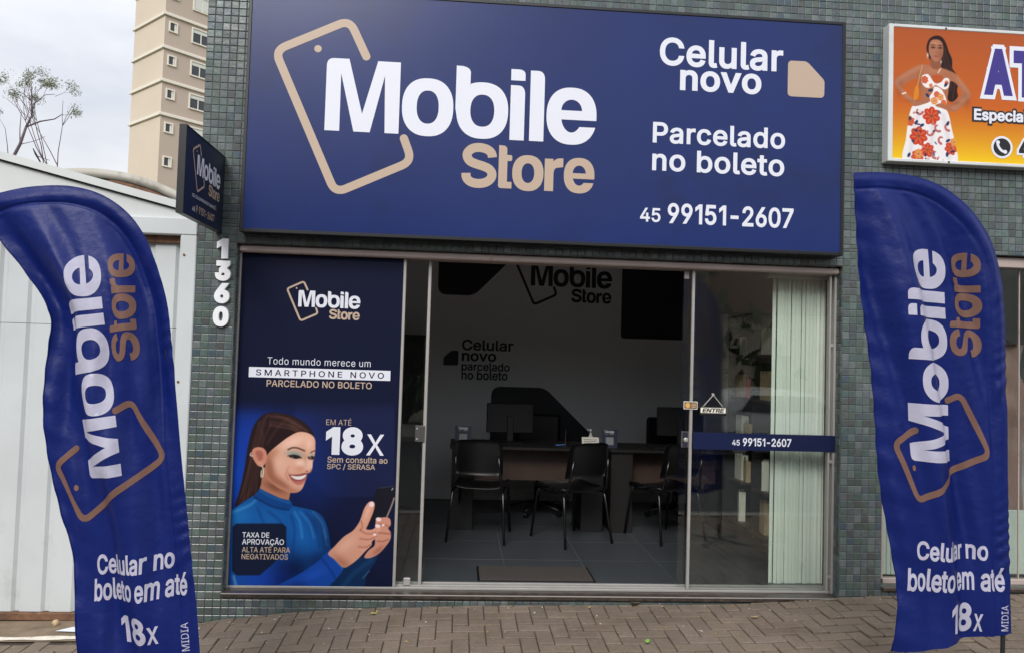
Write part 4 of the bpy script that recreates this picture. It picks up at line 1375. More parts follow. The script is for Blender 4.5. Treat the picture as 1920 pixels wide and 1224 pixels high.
stk = empty('door_sticker', (3.106, .082, 1.28))
tag(stk, 'small brown sticker with a round yellow badge on the glass edge by the hanging sign', 'sticker')
MB().box(-.049, .049, -.001, .001, -.027, .027).build('backing', M['paper'], stk)
flat('field', poly_geo([rounded([(-.045, -.023), (.045, -.023), (.045, .023), (-.045, .023)], .005)]), xz(-.0016), M['rust'], stk)
flat('badge', poly_geo([ellipse(-.020, 0, .018, .019, 2, 24)]), xz(-.0022), mat('badge', (214, 168, 92), .5), stk)
for zz in (-.011, .0, .011):
    flat('stripe', poly_geo([[(.006, zz - .003), (.038, zz - .003), (.038, zz + .003), (.006, zz + .003)]]), xz(-.0022), M['kraft'], stk)
# ================================================================== feather flags on the pavement
def make_flag(label, RP, LP, y0, fold, logo_o, logo_e, logo_up, lines, midia, phone_k=1.0):
    RPa, LPa = np.array(RP), np.array(LP)
    zr = RPa[::-1, 1].copy(); zr = np.maximum.accumulate(zr)
    zl = np.maximum.accumulate(LPa[::-1, 1])

    def seg_dist(X, Z):
        d = np.full(np.shape(X), 1e9)
        dens = Canvas.smooth(RP, 5, False)
        for i in range(len(dens) - 1):
            ax, az = dens[i]; bx, bz = dens[i + 1]
            vx, vz = bx - ax, bz - az
            t = np.clip(((X - ax) * vx + (Z - az) * vz) / (vx * vx + vz * vz + 1e-12), 0, 1)
            d = np.minimum(d, np.hypot(X - ax - t * vx, Z - az - t * vz))
        return d

    def depth(X, Z):
        X, Z = np.asarray(X, float), np.asarray(Z, float)
        xl = np.interp(Z, zl, LPa[::-1, 0]); xr = np.interp(Z, zr, RPa[::-1, 0])
        s = (X - xl) / np.maximum(xr - xl, .12)
        d = seg_dist(X, Z)
        y = fold(s, Z, X) * np.clip(d / .10, 0, 1) ** 1.2
        sl = np.clip(1 - d / .072, 0, 1)
        y = y + .0045 * np.sin(Z * 62 + 9 * np.sin(Z * 7.3) + d * 55) * np.clip(sl * 3, 0, 1) * (.55 + .45 * np.sin(Z * 9.1 + 1))
        y = y + .007 * np.exp(-((d - .074) / .006) ** 2) - .006 * np.exp(-((d - .035) / .022) ** 2)
        return y0 + y

    foot = (RP[-1][0] - .035, walk_z(RP[-1][0], y0))
    root = empty('feather_flag', (foot[0], y0, foot[1]))
    tag(root, label, 'flag', 'feather flags before the shop')
    off = Vector((-foot[0], -y0, -foot[1]))
    A, B = Canvas.smooth(LP, 18, False), Canvas.smooth(RP, 18, False)
    nv, nu = len(A), 84
    t = np.linspace(0, 1, nu)[None, :]
    X = A[:, :1] * (1 - t) + B[:, :1] * t; Z = A[:, 1:] * (1 - t) + B[:, 1:] * t
    Yd = depth(X, Z)
    mb = MB()
    mb.add([(x + off.x, y + off.y, z + off.z) for x, y, z in zip(X.ravel(), Yd.ravel(), Z.ravel())],
           [(j * nu + i, (j + 1) * nu + i, (j + 1) * nu + i + 1, j * nu + i + 1) for j in range(nv - 1) for i in range(nu - 1)])
    mb.build('cloth', M['flag'], root, True)
    # hem along the free edge
    hem = A[::3]
    hy = depth(hem[:, 0], hem[:, 1])
    MB().tube([(p[0] + off.x, q + off.y, p[1] + off.z) for p, q in zip(hem, hy)], .0028, 6).build('hem', M['flag'], root, True)
    # pole
    ins = []
    BB = B[::-1][::6]
    for i, p in enumerate(BB):
        a, b = BB[max(i - 1, 0)], BB[min(i + 1, len(BB) - 1)]
        dd = np.array(b) - np.array(a); dd /= np.hypot(*dd) + 1e-9
        nrm = np.array((-dd[1], dd[0]))
        if nrm @ (A[len(A) // 2] - p) < 0: nrm = -nrm
        ins.append(p + nrm * .034)
    pts = [(0, .016, .03), (0, .016, .18)] + [(p[0] + off.x, float(depth(p[0], p[1])) - y0 + .016, p[1] + off.z) for p in ins[:-3]]
    MB().tube(pts, [.010] * (len(pts) - 6) + [.007] * 6, 8).build('pole', M['pole'], root, True)
    bs = MB()
    for a in (45, 135):
        c, s = math.cos(R(a)), math.sin(R(a))
        bs.tube([(-.34 * c, -.34 * s, .012), (0, 0, .03), (.34 * c, .34 * s, .012)], .010, 8)
    bs.lathe([(.020, .02), (.020, .16), (.014, .17)], (0, 0, 0), 12)
    bs.build('base', M['pole'], root)

    def cut(v, f):
        bm = bmesh.new()
        vv = [bm.verts.new((a, b, 0)) for a, b in v]
        for q in f:
            try: bm.faces.new([vv[i] for i in q])
            except ValueError: pass
        for axis in (0, 1):
            lo, hi = v[:, axis].min(), v[:, axis].max()
            n_ = int((hi - lo) / cut.step)
            for k in range(1, n_ + 1):
                co = [0, 0, 0]; co[axis] = lo + (hi - lo) * k / (n_ + 1); no = [0, 0, 0]; no[axis] = 1
                bmesh.ops.bisect_plane(bm, geom=bm.verts[:] + bm.edges[:] + bm.faces[:], plane_co=co, plane_no=no)
        bm.verts.index_update()
        r = (np.array([p.co[:2] for p in bm.verts]), [tuple(q.index for q in p.verts) for p in bm.faces])
        bm.free()
        return r

    def lay(name, geos, mp, material):
        for sgn in (-1, 1):
            mb = MB()
            for v, f in geos:
                P2 = np.array([mp(a, b) for a, b in v])
                yy = depth(P2[:, 0], P2[:, 1]) + sgn * .0022
                mb.add([(p[0] + off.x, y + off.y, p[1] + off.z) for p, y in zip(P2, yy)], f)
            mb.build(name, material, root, True)

    o, e, u = np.array(logo_o), np.array(logo_e), np.array(logo_up)
    ex, ez = (e - o) / 1.797, (u - o) / .48
    mp = lambda a, b: tuple(o + ex * a + ez * b)
    cut.step = .035
    for key, nm, m_ in (('word', 'name_lettering', M['flag_white']), ('store', 'store_lettering', M['flag_tan']), ('phone', 'phone_emblem', M['flag_tan'])):
        lay(nm, [cut(v, f) for v, f in LOGO[key]], (lambda a, b: mp(a, b * phone_k + .03)) if key == 'phone' else mp, m_)
    for body, bl, br, tl, bold in lines:
        v, f = text_geo(body, bold)
        bl, br, tl = np.array(bl), np.array(br), np.array(tl)
        cut.step = .03
        lay('lettering', [cut(v, f)], lambda a, b, bl=bl, br=br, tl=tl: tuple(bl + (br - bl) * a + (tl - bl) * b), M['flag_white'])
    v, f = text_geo('MIDIA', .0)
    bl, br, tl = (np.array(q) for q in midia)
    cut.step = .1
    lay('maker_lettering', [cut(v, f)], lambda a, b: tuple(bl + (br - bl) * a + (tl - bl) * b), M['flag_white'])
    return root


RR = [(3.273, 2.469), (3.42, 2.476), (3.574, 2.463), (3.716, 2.412), (3.838, 2.318), (3.925, 2.202), (3.972, 2.074), (3.993, 1.938), (4.005, 1.765), (4.008, 1.568), (4.015, 1.323), (4.021, 1.079), (4.027, 0.836), (4.034, 0.595), (4.04, 0.388)]
RL = [(3.268, 2.458), (3.273, 2.417), (3.287, 2.318), (3.302, 2.183), (3.316, 2.037), (3.331, 1.902), (3.347, 1.781), (3.364, 1.671), (3.38, 1.55), (3.397, 1.381), (3.417, 1.188), (3.445, 0.996), (3.482, 0.78), (3.51, 0.554), (3.495, 0.29)]
LR = [(-0.579, 2.173), (-0.483, 2.207), (-0.354, 2.239), (-0.2, 2.248), (-0.066, 2.217), (0.048, 2.141), (0.131, 2.03), (0.189, 1.894), (0.231, 1.757), (0.256, 1.598), (0.29, 1.348), (0.318, 1.121), (0.351, 0.896), (0.386, 0.65), (0.415, 0.448), (0.438, 0.248)]
LL = [(-0.584, 2.155), (-0.565, 2.115), (-0.518, 2.049), (-0.471, 1.987), (-0.413, 1.916), (-0.371, 1.859), (-0.324, 1.795), (-0.282, 1.717), (-0.268, 1.645), (-0.274, 1.549), (-0.278, 1.373), (-0.27, 1.221), (-0.241, 1.054), (-0.183, 0.847), (-0.118, 0.644), (-0.07, 0.247)]
TAU = 2 * math.pi


def fold_r(s, Z, X):
    w = np.clip((2.46 - Z) / .5, 0, 1) * (.50 + .50 * np.clip((Z - .55) / .6, 0, 1))
    return (.046 * np.sin(TAU * (1.45 * s + .22 + .05 * Z)) * w + .022 * np.sin(TAU * (2.9 * s + .35 * Z + .2 + .10 * np.sin(4 * Z))) * w + .006 * np.sin(TAU * (6.1 * s + 1.4 * Z)) * w +
            .004 * np.sin(TAU * (Z * 7.5 + 1.5 * s)) * np.exp(-np.clip(s, 0, 1) / .13) +
            .010 * np.sin(TAU * (1.6 * Z + 1.1 * s)) * np.clip((.75 - Z) / .35, 0, 1))


def fold_l(s, Z, X):
    w = np.clip((2.28 - Z) / .45, 0, 1) * (.60 + .40 * np.clip((Z - .55) / .6, 0, 1))
    return (.060 * np.sin(TAU * (1.10 * s + .02 + .12 * Z)) * w + .022 * np.sin(TAU * (2.6 * s + .5 * Z + .1 * np.sin(5 * Z))) * w + .006 * np.sin(TAU * (5.7 * s - 1.2 * Z)) * w +
            .003 * np.sin(TAU * (Z * 8 + 2 * s)) * np.exp(-np.clip(s, 0, 1) / .1) +
            .016 * np.sin(TAU * (1.3 * Z + 1.4 * s + .2)) * np.clip((.8 - Z) / .4, 0, 1))


make_flag('blue feather flag right of the shop window, in front of the right pillar', RR, RL, -1.8, fold_r,
          (3.782, 1.154), (3.708, 2.126), (3.552, 1.162),
          [('Celular no', (3.588, .712), (3.925, .712), (3.588, .800), .022), ('boleto em até', (3.550, .571), (4.000, .575), (3.550, .680), .022),
           ('18', (3.748, .382), (3.868, .382), (3.748, .516), .03), ('x', (3.876, .387), (3.911, .389), (3.876, .468), .012)],
          ((4.020, .40), (4.022, .515), (3.985, .40)), .80)
make_flag('blue feather flag left of the shop, in front of the white gate', LR, LL, -1.8, fold_l,
          (.100, 1.033), (-.058, 1.958), (-.065, 1.006),
          [('Celular no', (-.016, .598), (.309, .640), (-.020, .685), .022), ('boleto em até', (-.022, .487), (.372, .527), (-.026, .585), .022),
           ('18', (.102, .320), (.230, .329), (.087, .436), .03), ('x', (.232, .333), (.276, .338), (.226, .405), .012)],
          ((.395, .30), (.380, .415), (.362, .295)), 1.15)
# ================================================================== things inside the shop
def vertical_blind():
    root = empty('vertical_blind', (3.74, .25, .01))
    tag(root, 'pale green vertical blind pushed together behind the right window', 'blind')
    MB().box(-.04, .47, -.02, .03, 2.195, 2.225, .004).build('head_rail', M['white_plastic'], root)
    n = 16
    for k in range(n):
        x = .028 + k * .0272
        a = R(14 + rng.uniform(-10, 12)); yo = rng.uniform(-.012, .012)
        mb = MB(); V = []; N = 6
        for j in range(N + 1):
            u = (j / N - .5) * (.0252 + rng.uniform(-.0004, .0004))
            bow = .0015 * math.cos(j / N * math.pi - math.pi / 2) * 2
            V.append((u * math.cos(a) - bow * math.sin(a), -u * math.sin(a) - bow * math.cos(a)))
        vs_ = [(p[0], p[1], z) for z in (0.0, 2.19) for p in V] + [(p[0] + .0008, p[1] + .0006, z) for z in (0.0, 2.19) for p in V]
        m1 = N + 1
        fs_ = [(j, j + 1, m1 + j + 1, m1 + j) for j in range(N)] + [(2 * m1 + j + 1, 2 * m1 + j, 3 * m1 + j, 3 * m1 + j + 1) for j in range(N)]
        mb.add(vs_, fs_)
        s = mb.build('slat', M['slat'], root, True); s.location = (x, yo, rng.uniform(0, .004)); s.rotation_euler = (rng.uniform(-.002, .002), rng.uniform(-.003, .003), 0)
    return root


vertical_blind()


def arc_shell(w, prof, th, n=8, side=.03):
    """moulded shell: prof = list of (y, z) along the seat or back, edges curled by side"""
    mb = MB(); V = []
    for (y, z) in prof:
        for k in range(n + 1):
            u = k / n * 2 - 1
            V.append((u * w / 2, y, z + side * u ** 4))
    m1 = n + 1
    top = [(i * m1 + k, i * m1 + k + 1, (i + 1) * m1 + k + 1, (i + 1) * m1 + k) for i in range(len(prof) - 1) for k in range(n)]
    N = len(V)
    V2 = [(x, y, z - th) for x, y, z in V]
    mb.add(V + V2, top + [tuple(q + N for q in f[::-1]) for f in top])
    ring = [k for k in range(m1)] + [i * m1 + n for i in range(1, len(prof))] + [(len(prof) - 1) * m1 + k for k in range(n - 1, -1, -1)] + [i * m1 for i in range(len(prof) - 2, 0, -1)]
    mb.f += [(ring[i], ring[(i + 1) % len(ring)], ring[(i + 1) % len(ring)] + N, ring[i] + N) for i in range(len(ring))]
    return mb


def visitor_chair(loc, rz, label):
    """faces +y; seat, curved back and two bent tube frames"""
    root = empty('visitor_chair', (loc[0], loc[1], FZ), rz)
    tag(root, label, 'chair', 'visitor chairs at the desks')
    arc_shell(.44, [(.235, .425), (.22, .447), (.12, .452), (0, .442), (-.12, .440), (-.20, .452)], .012).build('seat', M['black_plastic'], root, True)
    mb = MB(); V = []; rows = 9; n = 8
    for i in range(rows):
        t = i / (rows - 1)
        z = .56 + .30 * t; y = -.225 - .055 * t - .01 * math.sin(t * 3)
        w = .43 * (1 - .10 * max(0, t - .6) / .4 - .04 * (1 - t))
        for k in range(n + 1):
            u = k / n * 2 - 1
            V.append((u * w / 2, y + .045 * u * u, z - (.02 * u ** 6 if i == rows - 1 else 0)))
    m1 = n + 1; N = len(V)
    F = [(i * m1 + k, i * m1 + k + 1, (i + 1) * m1 + k + 1, (i + 1) * m1 + k) for i in range(rows - 1) for k in range(n)]
    ring = [k for k in range(m1)] + [i * m1 + n for i in range(1, rows)] + [(rows - 1) * m1 + k for k in range(n - 1, -1, -1)] + [i * m1 for i in range(rows - 2, 0, -1)]
    mb.add(V + [(x, y - .010, z) for x, y, z in V], [f[::-1] for f in F] + [tuple(q + N for q in f) for f in F] +
           [(ring[i] + N, ring[(i + 1) % len(ring)] + N, ring[(i + 1) % len(ring)], ring[i]) for i in range(len(ring))])
    mb.build('backrest', M['black_plastic'], root, True)
    for s in (-1, 1):
        MB().tube([(s * .235, .26, 0), (s * .215, .20, .40), (s * .212, .17, .428)], .0115, 10).build('leg', M['steel_black'], root, True)
        MB().tube([(s * .245, -.27, 0), (s * .215, -.19, .40), (s * .212, -.16, .428)], .0115, 10).build('leg', M['steel_black'], root, True)
        MB().tube([(s * .212, .18, .426), (s * .212, -.18, .426), (s * .205, -.225, .47), (s * .19, -.25, .60), (s * .18, -.27, .72)], .010, 8).build('side_tube', M['steel_black'], root, True)
    MB().tube([(-.212, .10, .422), (.212, .10, .422)], .009, 8).build('stretcher', M['steel_black'], root, True)
    return root


visitor_chair((1.72, 1.55), R(-10), 'black visitor chair at the left end of the desk')
visitor_chair((2.50, 1.48), R(28), 'black visitor chair turned in front of the middle of the desks')
visitor_chair((3.36, 1.62), R(24), 'black visitor chair in front of the right desk beside the open door edge')


def office_chair(loc, rz, label):
    root = empty('office_chair', (loc[0], loc[1], FZ), rz)
    tag(root, label, 'chair', 'office chairs behind the desks')
    for k in range(5):
        a = k * TAU / 5
        l_ = MB().tube([(0, 0, .09), (.15 * math.cos(a), .15 * math.sin(a), .085), (.29 * math.cos(a), .29 * math.sin(a), .062)], [.022, .018, .013], 8).build('base_arm', M['black_plastic'], root, True)
        w = MB().tube([(.29 * math.cos(a) - .02 * math.sin(a), .29 * math.sin(a) + .02 * math.cos(a), .028), (.29 * math.cos(a) + .02 * math.sin(a), .29 * math.sin(a) - .02 * math.cos(a), .028)], .028, 12)
        w.build('caster', M['black'], l_)
    MB().lathe([(.026, .09), (.026, .28), (.018, .281), (.018, .42)], (0, 0, 0), 14).build('column', M['steel_black'], root, True)
    MB().box(-.24, .24, -.23, .24, .42, .49, .03).build('seat', M['black_plastic'], root)
    MB().box(-.22, .22, -.265, -.21, .58, .98, .025).build('backrest', M['black_plastic'], root)
    MB().tube([(0, -.05, .43), (0, -.27, .44), (0, -.285, .62)], .015, 8).build('back_bar', M['steel_black'], root)
    return root


office_chair((2.32, 2.62), R(172), 'black swivel chair with star base behind the left desk')
office_chair((3.72, 2.55), R(190), 'black swivel chair with star base behind the right desk')


def desk(x0, x1, y0, y1, label):
    root = empty('desk', (x0, y0, FZ))
    tag(root, label, 'desk', 'wood top desks with dark sides')
    w, d = x1 - x0, y1 - y0
    MB().box(0, w, 0, d, .725, .752, .003).build('desktop', M['wood_dark'], root)
    MB().box(.06, w - .06, .24, .258, .42, .724, .002).build('front_panel', M['wood'], root)
    for a in (.02, w - .22):
        MB().box(a, a + .20, .04, d - .04, .0, .724, .003).build('side_support', M['wood_dark'], root)
    return root


desk(1.44, 2.86, 1.76, 2.36, 'wood desk with dark left support and monitor on it')
desk(2.885, 4.16, 1.74, 2.34, 'wood desk at the right, behind the third visitor chair')


def monitor(loc, rz, w, label):
    root = empty('monitor', loc, rz)
    tag(root, label, 'monitor', 'computer monitors seen from behind')
    MB().box(-w / 2, w / 2, -.02, .02, .10, .10 + w * .62, .006).build('casing', M['black'], root)
    MB().box(-.03, .03, -.035, -.02, .02, .26, .004).build('stand_neck', M['black'], root)
    MB().box(-.11, .11, -.09, .08, 0, .012, .004).build('stand_foot', M['black'], root)
    return root


monitor((1.99, 2.05, FZ + .752), R(4), .44, 'black monitor seen from behind on the left desk')
monitor((3.62, 2.08, FZ + .752), R(-6), .44, 'black monitor seen from behind on the right desk')
kb = MB().box(-.2, .2, -.07, .07, 0, .018, .004).build('keyboard', M['black'])
kb.location = (3.52, 1.90, FZ + .752); tag(kb, 'black keyboard on the right desk before the monitor', 'keyboard')


def tent_card(x, y, label):
    root = empty('tent_card', (x, y, FZ + .752), R(rng.uniform(-4, 4)))
    tag(root, label, 'card', 'dark upright cards on the desks')
    T = Matrix.Rotation(R(-8), 4, 'X')
    MB().box(-.072, .072, -.0015, .0015, .0, .170, M=T).build('card', M['navy_dark'], root)
    MB().box(-.072, .072, .0, .055, .0, .003).build('foot', M['navy_dark'], root)
    P_ = lambda a, b: tuple(T @ Vector((a, -.0022, b)))
    flat('white_square', poly_geo([rounded([(-.036, .028), (.036, .028), (.036, .098), (-.036, .098)], .004)]), P_, mat('card_white', (150, 150, 152), .6), root)
    k_ = .08 / 1.797
    logo(lambda a, b: P_(-.038 + a * k_, .138 + b * k_), M['white_print'], M['tan_print'], root)


tent_card(1.555, 1.86, 'dark upright card with a pale square at the left end of the desk')
tent_card(2.90, 1.85, 'dark upright card with a pale square between the two desks')
b_ = empty('sanitizer_bottle', (2.735, 1.92, FZ + .752))
tag(b_, 'small clear pump bottle on the desk behind the paper', 'bottle')
MB().lathe([(.026, 0), (.028, .01), (.028, .085), (.014, .105)], (0, 0, 0), 18).build('body', M['shutter'], b_, True)
p_ = MB(); p_.lathe([(.012, .105), (.012, .125), (.004, .126), (.004, .15), (.012, .151), (.012, .162)], (0, 0, 0), 12); p_.box(-.035, .0, -.006, .006, .150, .160, .002)
p_.build('pump', M['white_plastic'], b_)
s_ = empty('price_sheet', (2.715, 1.80, FZ + .752), R(-4))
tag(s_, 'cream paper sheet propped on the desk beside the right upright card', 'paper')
T = Matrix.Rotation(R(-24), 4, 'X')
MB().box(-.078, .078, -.001, .001, 0, .105, M=T).build('sheet', M['paper'], s_)
mb = MB(); mb.add([(-.076, .002, .001), (.076, .002, .001), (.07, .10, .001), (-.07, .10, .001)], [(0, 1, 2, 3)]); mb.build('foot', M['paper'], s_)
for k in range(4):
    flat('print_line', poly_geo([[(-.06, .03 + k * .016), (.055, .03 + k * .016), (.055, .034 + k * .016), (-.06, .034 + k * .016)]]), lambda a, b: tuple(T @ Vector((a, -.002, b))), M['room_dark'], s_)
h_ = empty('pen_stand', (2.46, 1.86, FZ + .752))
tag(h_, 'small metal pen stand with a blue pen on the left desk', 'pen stand')
MB().box(-.05, .05, -.03, .03, 0, .008, .002).build('plate', M['black'], h_)
MB().tube([(.03, 0, .008), (.034, 0, .16)], .003, 8).build('stem', M['chrome'], h_)
MB().tube([(-.06, -.01, .014), (.03, .0, .022)], .005, 8).build('pen', mat('pen_blue', (70, 120, 180), .4), h_)
d_ = MB().lathe([(.028, 0), (.032, .012), (.030, .032), (.014, .042)], (0, 0, 0), 16).build('desk_gadget', M['black'], None, True)
d_.location = (1.70, 1.86, FZ + .752); tag(d_, 'small round black device on the left desk beside the upright card', 'device')

mt = empty('door_mat', (2.085, .40, FZ))
tag(mt, 'dark brown door mat lying inside the open doorway', 'door mat')
MB().box(-.40, .40, -.175, .175, 0, .012, .004).build('pile', M['mat'], mt)
MB().box(-.415, .415, -.19, .19, 0, .004, .001).build('border', M['black_plastic'], mt)
cb = empty('dark_cabinet', (.72, 2.55, FZ)); tag(cb, 'tall black cabinet in the room behind the poster window', 'cabinet')
MB().box(-.42, .42, 0, .45, .05, 1.72, .004).build('carcass', M['black'], cb)
MB().box(-.43, .43, -.01, .46, 1.72, 1.75, .003).build('top', M['wood_dark'], cb)
for s in (-1, 1): MB().box(min(0, s * .415), max(0, s * .415), -.018, -.001, .07, 1.70, .003).build('door', M['black'], cb)

# ---- graphics on the back wall
WY = BWY - .003
g_ = empty('wall_graphics', (0, BWY, 0)); tag(g_, 'dark printed lettering and rounded shapes on the white back wall', 'wall decal')
Pw = lambda a, b: (a, -.003, b)
Pw2 = lambda a, b: (a, -.005, b)
flat('corner_shape', poly_geo([rounded([(1.242, 2.90), (1.242, 2.238), (1.64, 2.238), (2.28, 2.90)], [0, .10, .08, 0])]), Pw, M['decal'], g_)
k = .909 / 1.797
logo(lambda a, b: (2.262 + a * k, -.005, 2.3715 + b * k), M['decal'], M['room_dark'], g_)
line('lettering', 'Celular', 1.525, 1.637, 2.091, 1.757, Pw2, M['decal'], g_, .02)
line('lettering', 'novo', 1.527, 1.520, 1.906, 1.612, Pw2, M['decal'], g_, .024)
line('lettering', 'parcelado', 1.527, 1.395, 2.057, 1.508, Pw2, M['decal'], g_, .018)
line('lettering', 'no boleto', 1.530, 1.318, 2.036, 1.418, Pw2, M['decal'], g_, .018)
flat('sim_card_emblem', poly_geo([rounded([(1.328, 1.470), (1.490, 1.470), (1.490, 1.631), (1.412, 1.631), (1.328, 1.555)], .02)]), Pw2, M['decal'], g_)
flat('low_shape', poly_geo([rounded([(1.862, .50), (1.862, 1.252), (2.452, 1.252), (3.08, .66), (3.08, .50)], [.03, .11, .08, .08, .03])]), Pw, M['decal'], g_)
flat('upper_shape', poly_geo([rounded([(3.285, 2.90), (3.285, 1.822), (3.99, 1.822), (3.99, 2.90)], [0, .04, .02, 0])]), Pw, M['decal'], g_)
g2 = empty('side_wall_graphics', (RXW, 0, 0)); tag(g2, 'small dark lettering on the white side wall above the shelves', 'wall decal')
Ps = lambda a, b: (-.004, a, b); Ps2 = lambda a, b: (-.006, a, b)
flat('dark_field', poly_geo([[(2.62, 1.93), (1.98, 1.93), (1.98, 2.06), (2.62, 2.06)]]), Ps, M['decal'], g2)
line('lettering', 'CELULAR', 2.56, 1.955, 2.04, 2.035, Ps2, M['room_white'], g2, .02)
line('lettering', 'Parcelado', 2.60, 1.80, 2.00, 1.88, Ps, M['decal'], g2, .01)
line('lettering', 'no boleto', 2.60, 1.69, 2.02, 1.77, Ps, M['decal'], g2, .01)
line('lettering', 'XIAOMI', 2.75, 1.47, 2.40, 1.53, Ps, M['decal'], g2, .01)
line('lettering', 'SAMSUNG', 2.00, 1.47, 1.60, 1.53, Ps, M['decal'], g2, .01)

# ---- shelves on the right wall with gift bags
BAGS = []


def shelf_bay(y0, y1, levels, label):
    root = empty('wall_shelf', (RXW - .004, y0, FZ)); tag(root, label, 'shelf', 'shelf bays on the right wall')
    w = y1 - y0
    MB().box(-.02, 0, 0, w, .1, 1.86, .002).build('back_board', M['wood_dark'], root)
    MB().box(-.26, -.02, w - .02, w, .1, 1.86, .002).build('side_board', M['wood_dark'], root)
    for z in levels:
        MB().box(-.27, -.021, 0, w - .021, z, z + .022, .002).build('shelf_plank', M['wood'], root)
    return root


LV = (.14, .50, .88, 1.24, 1.62)
shelf_bay(1.46, 1.86, LV, 'dark shelf bay with bags farther from the window')
shelf_bay(.86, 1.26, LV, 'dark shelf bay with bags half hidden by the blinds')


def gift_bag(y, z, w, h, m_, label, x=RXW - .20):
    root = empty('gift_bag', (x, y, z), R(rng.uniform(60, 100)))
    tag(root, label, 'bag', 'paper bags on the shelves')
    mb = MB(); d = w * .38
    V = [(-w / 2, -d / 2, 0), (w / 2, -d / 2, 0), (w / 2, d / 2, 0), (-w / 2, d / 2, 0), (-w / 2, -d / 2, h), (w / 2, -d / 2, h), (w / 2, d / 2, h), (-w / 2, d / 2, h),
         (-w / 2 + .01, 0, h * .55), (w / 2 - .01, 0, h * .55)]
    mb.add(V, [(0, 1, 5, 4), (2, 3, 7, 6), (0, 3, 2, 1), (1, 2, 9), (2, 6, 9), (6, 5, 9), (5, 1, 9), (3, 0, 8), (0, 4, 8), (4, 7, 8), (7, 3, 8)])
    mb.build('body', m_, root)
    for s in (-1, 1):
        MB().tube([(-w * .22, s * d / 2, h * .9), (-w * .16, s * d / 2, h * 1.12), (0, s * d / 2, h * 1.2), (w * .16, s * d / 2, h * 1.12), (w * .22, s * d / 2, h * .9)], .003, 6).build('handle', M['black'], root)


spots = [(1.68, 3, .15, .20, 'kraft', 'kraft bag on the middle shelf of the farther bay'), (1.52, 3, .10, .17, 'red', 'red bag on the middle shelf of the farther bay'),
         (1.66, 2, .16, .19, 'paper', 'white bag just above the blue band, farther bay'), (1.52, 2, .09, .13, 'kraft', 'small kraft bag just above the blue band'),
         (1.66, 1, .16, .22, 'paper', 'white bag on the shelf below the blue band'), (1.52, 1, .11, .18, 'kraft', 'kraft bag on the shelf below the blue band'),
         (1.64, 0, .15, .26, 'paper', 'tall white bag on the lowest shelf of the farther bay'), (1.66, 4, .14, .16, 'paper', 'white bag on the top shelf of the farther bay'),
         (1.10, 1, .15, .24, 'paper', 'white bag on the nearer bay, second shelf from the floor'), (1.10, 0, .15, .26, 'kraft', 'kraft bag on the lowest shelf of the nearer bay'),
         (1.10, 3, .15, .24, 'kraft', 'kraft bag on the nearer bay above the blue band'), (1.10, 4, .14, .22, 'paper', 'white bag on the top shelf of the nearer bay')]
for (y, lv, w, h, m_, lb) in spots:
    gift_bag(y, FZ + LV[lv] + .0225, w, h, M[m_], lb)

# ---- neighbour's display: satin garment and a ceiling lamp
dg = empty('display_garment', (5.53, .36, .06)); tag(dg, 'shiny dusty pink satin garment displayed in the right shop window', 'garment')
mb = MB(); V = []; NA, NZ = 40, 26
for j in range(NZ):
    t = j / (NZ - 1); z = .50 + t * 1.22
    r = .15 if t < .5 else .15 + .02 * math.sin((t - .5) * 12)
    for i in range(NA):
        a = TAU * i / NA
        q = 1 + .10 * math.sin(a * 7 + 1.5 * math.sin(t * 7)) * (1 - .5 * t) + .09 * math.sin(a * 5 + t * 26 + 2 * math.sin(a * 2)) * (1 if t > .55 else .12)
        V.append((r * q * 1.25 * math.cos(a), r * q * .8 * math.sin(a), z))
mb.add(V, [(j * NA + i, j * NA + (i + 1) % NA, (j + 1) * NA + (i + 1) % NA, (j + 1) * NA + i) for j in range(NZ - 1) for i in range(NA)])
mb.build('satin_body', M['satin'], dg, True)
MB().lathe([(.18, .0), (.18, .02), (.02, .03), (.02, .60)], (0, 0, 0), 18).build('stand', M['steel_black'], dg)
MB().lathe([(.14, 1.715), (.10, 1.74), (.05, 1.77), (.01, 1.78)], (0, 0, 0), 16).build('neck_cap', M['wood'], dg, True)
lp = empty('ceiling_lamp', (5.55, 1.45, CH)); tag(lp, 'round white ceiling lamp glowing behind the right shop window', 'lamp')
MB().lathe([(.12, -.07), (.15, -.05), (.15, -.02), (.10, 0)], (0, 0, 0), 24).build('diffuser', M['lamp'], lp, True)
MB().lathe([(.155, -.018), (.155, -.001)], (0, 0, 0), 24).build('rim', M['white_plastic'], lp)
# ================================================================== white sheet-metal shed with gate on the left
shed = empty('white_garage', (0, 0, 0))
tag(shed, 'white painted garage front with ribbed metal gate and sloping gable left of the shop', 'garage')
GX = -.258
top = lambda x: 2.782 - .24 * (x + 1.533) if x > -3.4 else 2.782 - .24 * (-3.4 + 1.533) + .24 * (x + 3.4)
gx = [-6.4, -3.4, GX]
mb = MB().prism_y([(-6.4, 2.42), (GX, 2.42), (GX, top(GX) - .02), (-3.4, top(-3.4) - .02), (-6.4, top(-6.4) - .02)], .03, .16)
mb.build('gable_wall', M['white_paint'], shed)
cap = MB()
for a, b in ((-6.4, -3.4), (-3.4, GX + .002)):
    za, zb = top(a), top(b)
    cap.add([(a, .0, za - .02), (b, .0, zb - .02), (b, .0, zb + .03), (a, .0, za + .03), (a, .25, za - .02), (b, .25, zb - .02), (b, .25, zb + .03), (a, .25, za + .03)],
            [(0, 1, 2, 3), (7, 6, 5, 4), (3, 2, 6, 7), (0, 4, 5, 1), (0, 3, 7, 4), (1, 5, 6, 2)])
cap.build('coping', M['white_paint'], shed)
dk = MB()  # thin dark grey strip under the coping
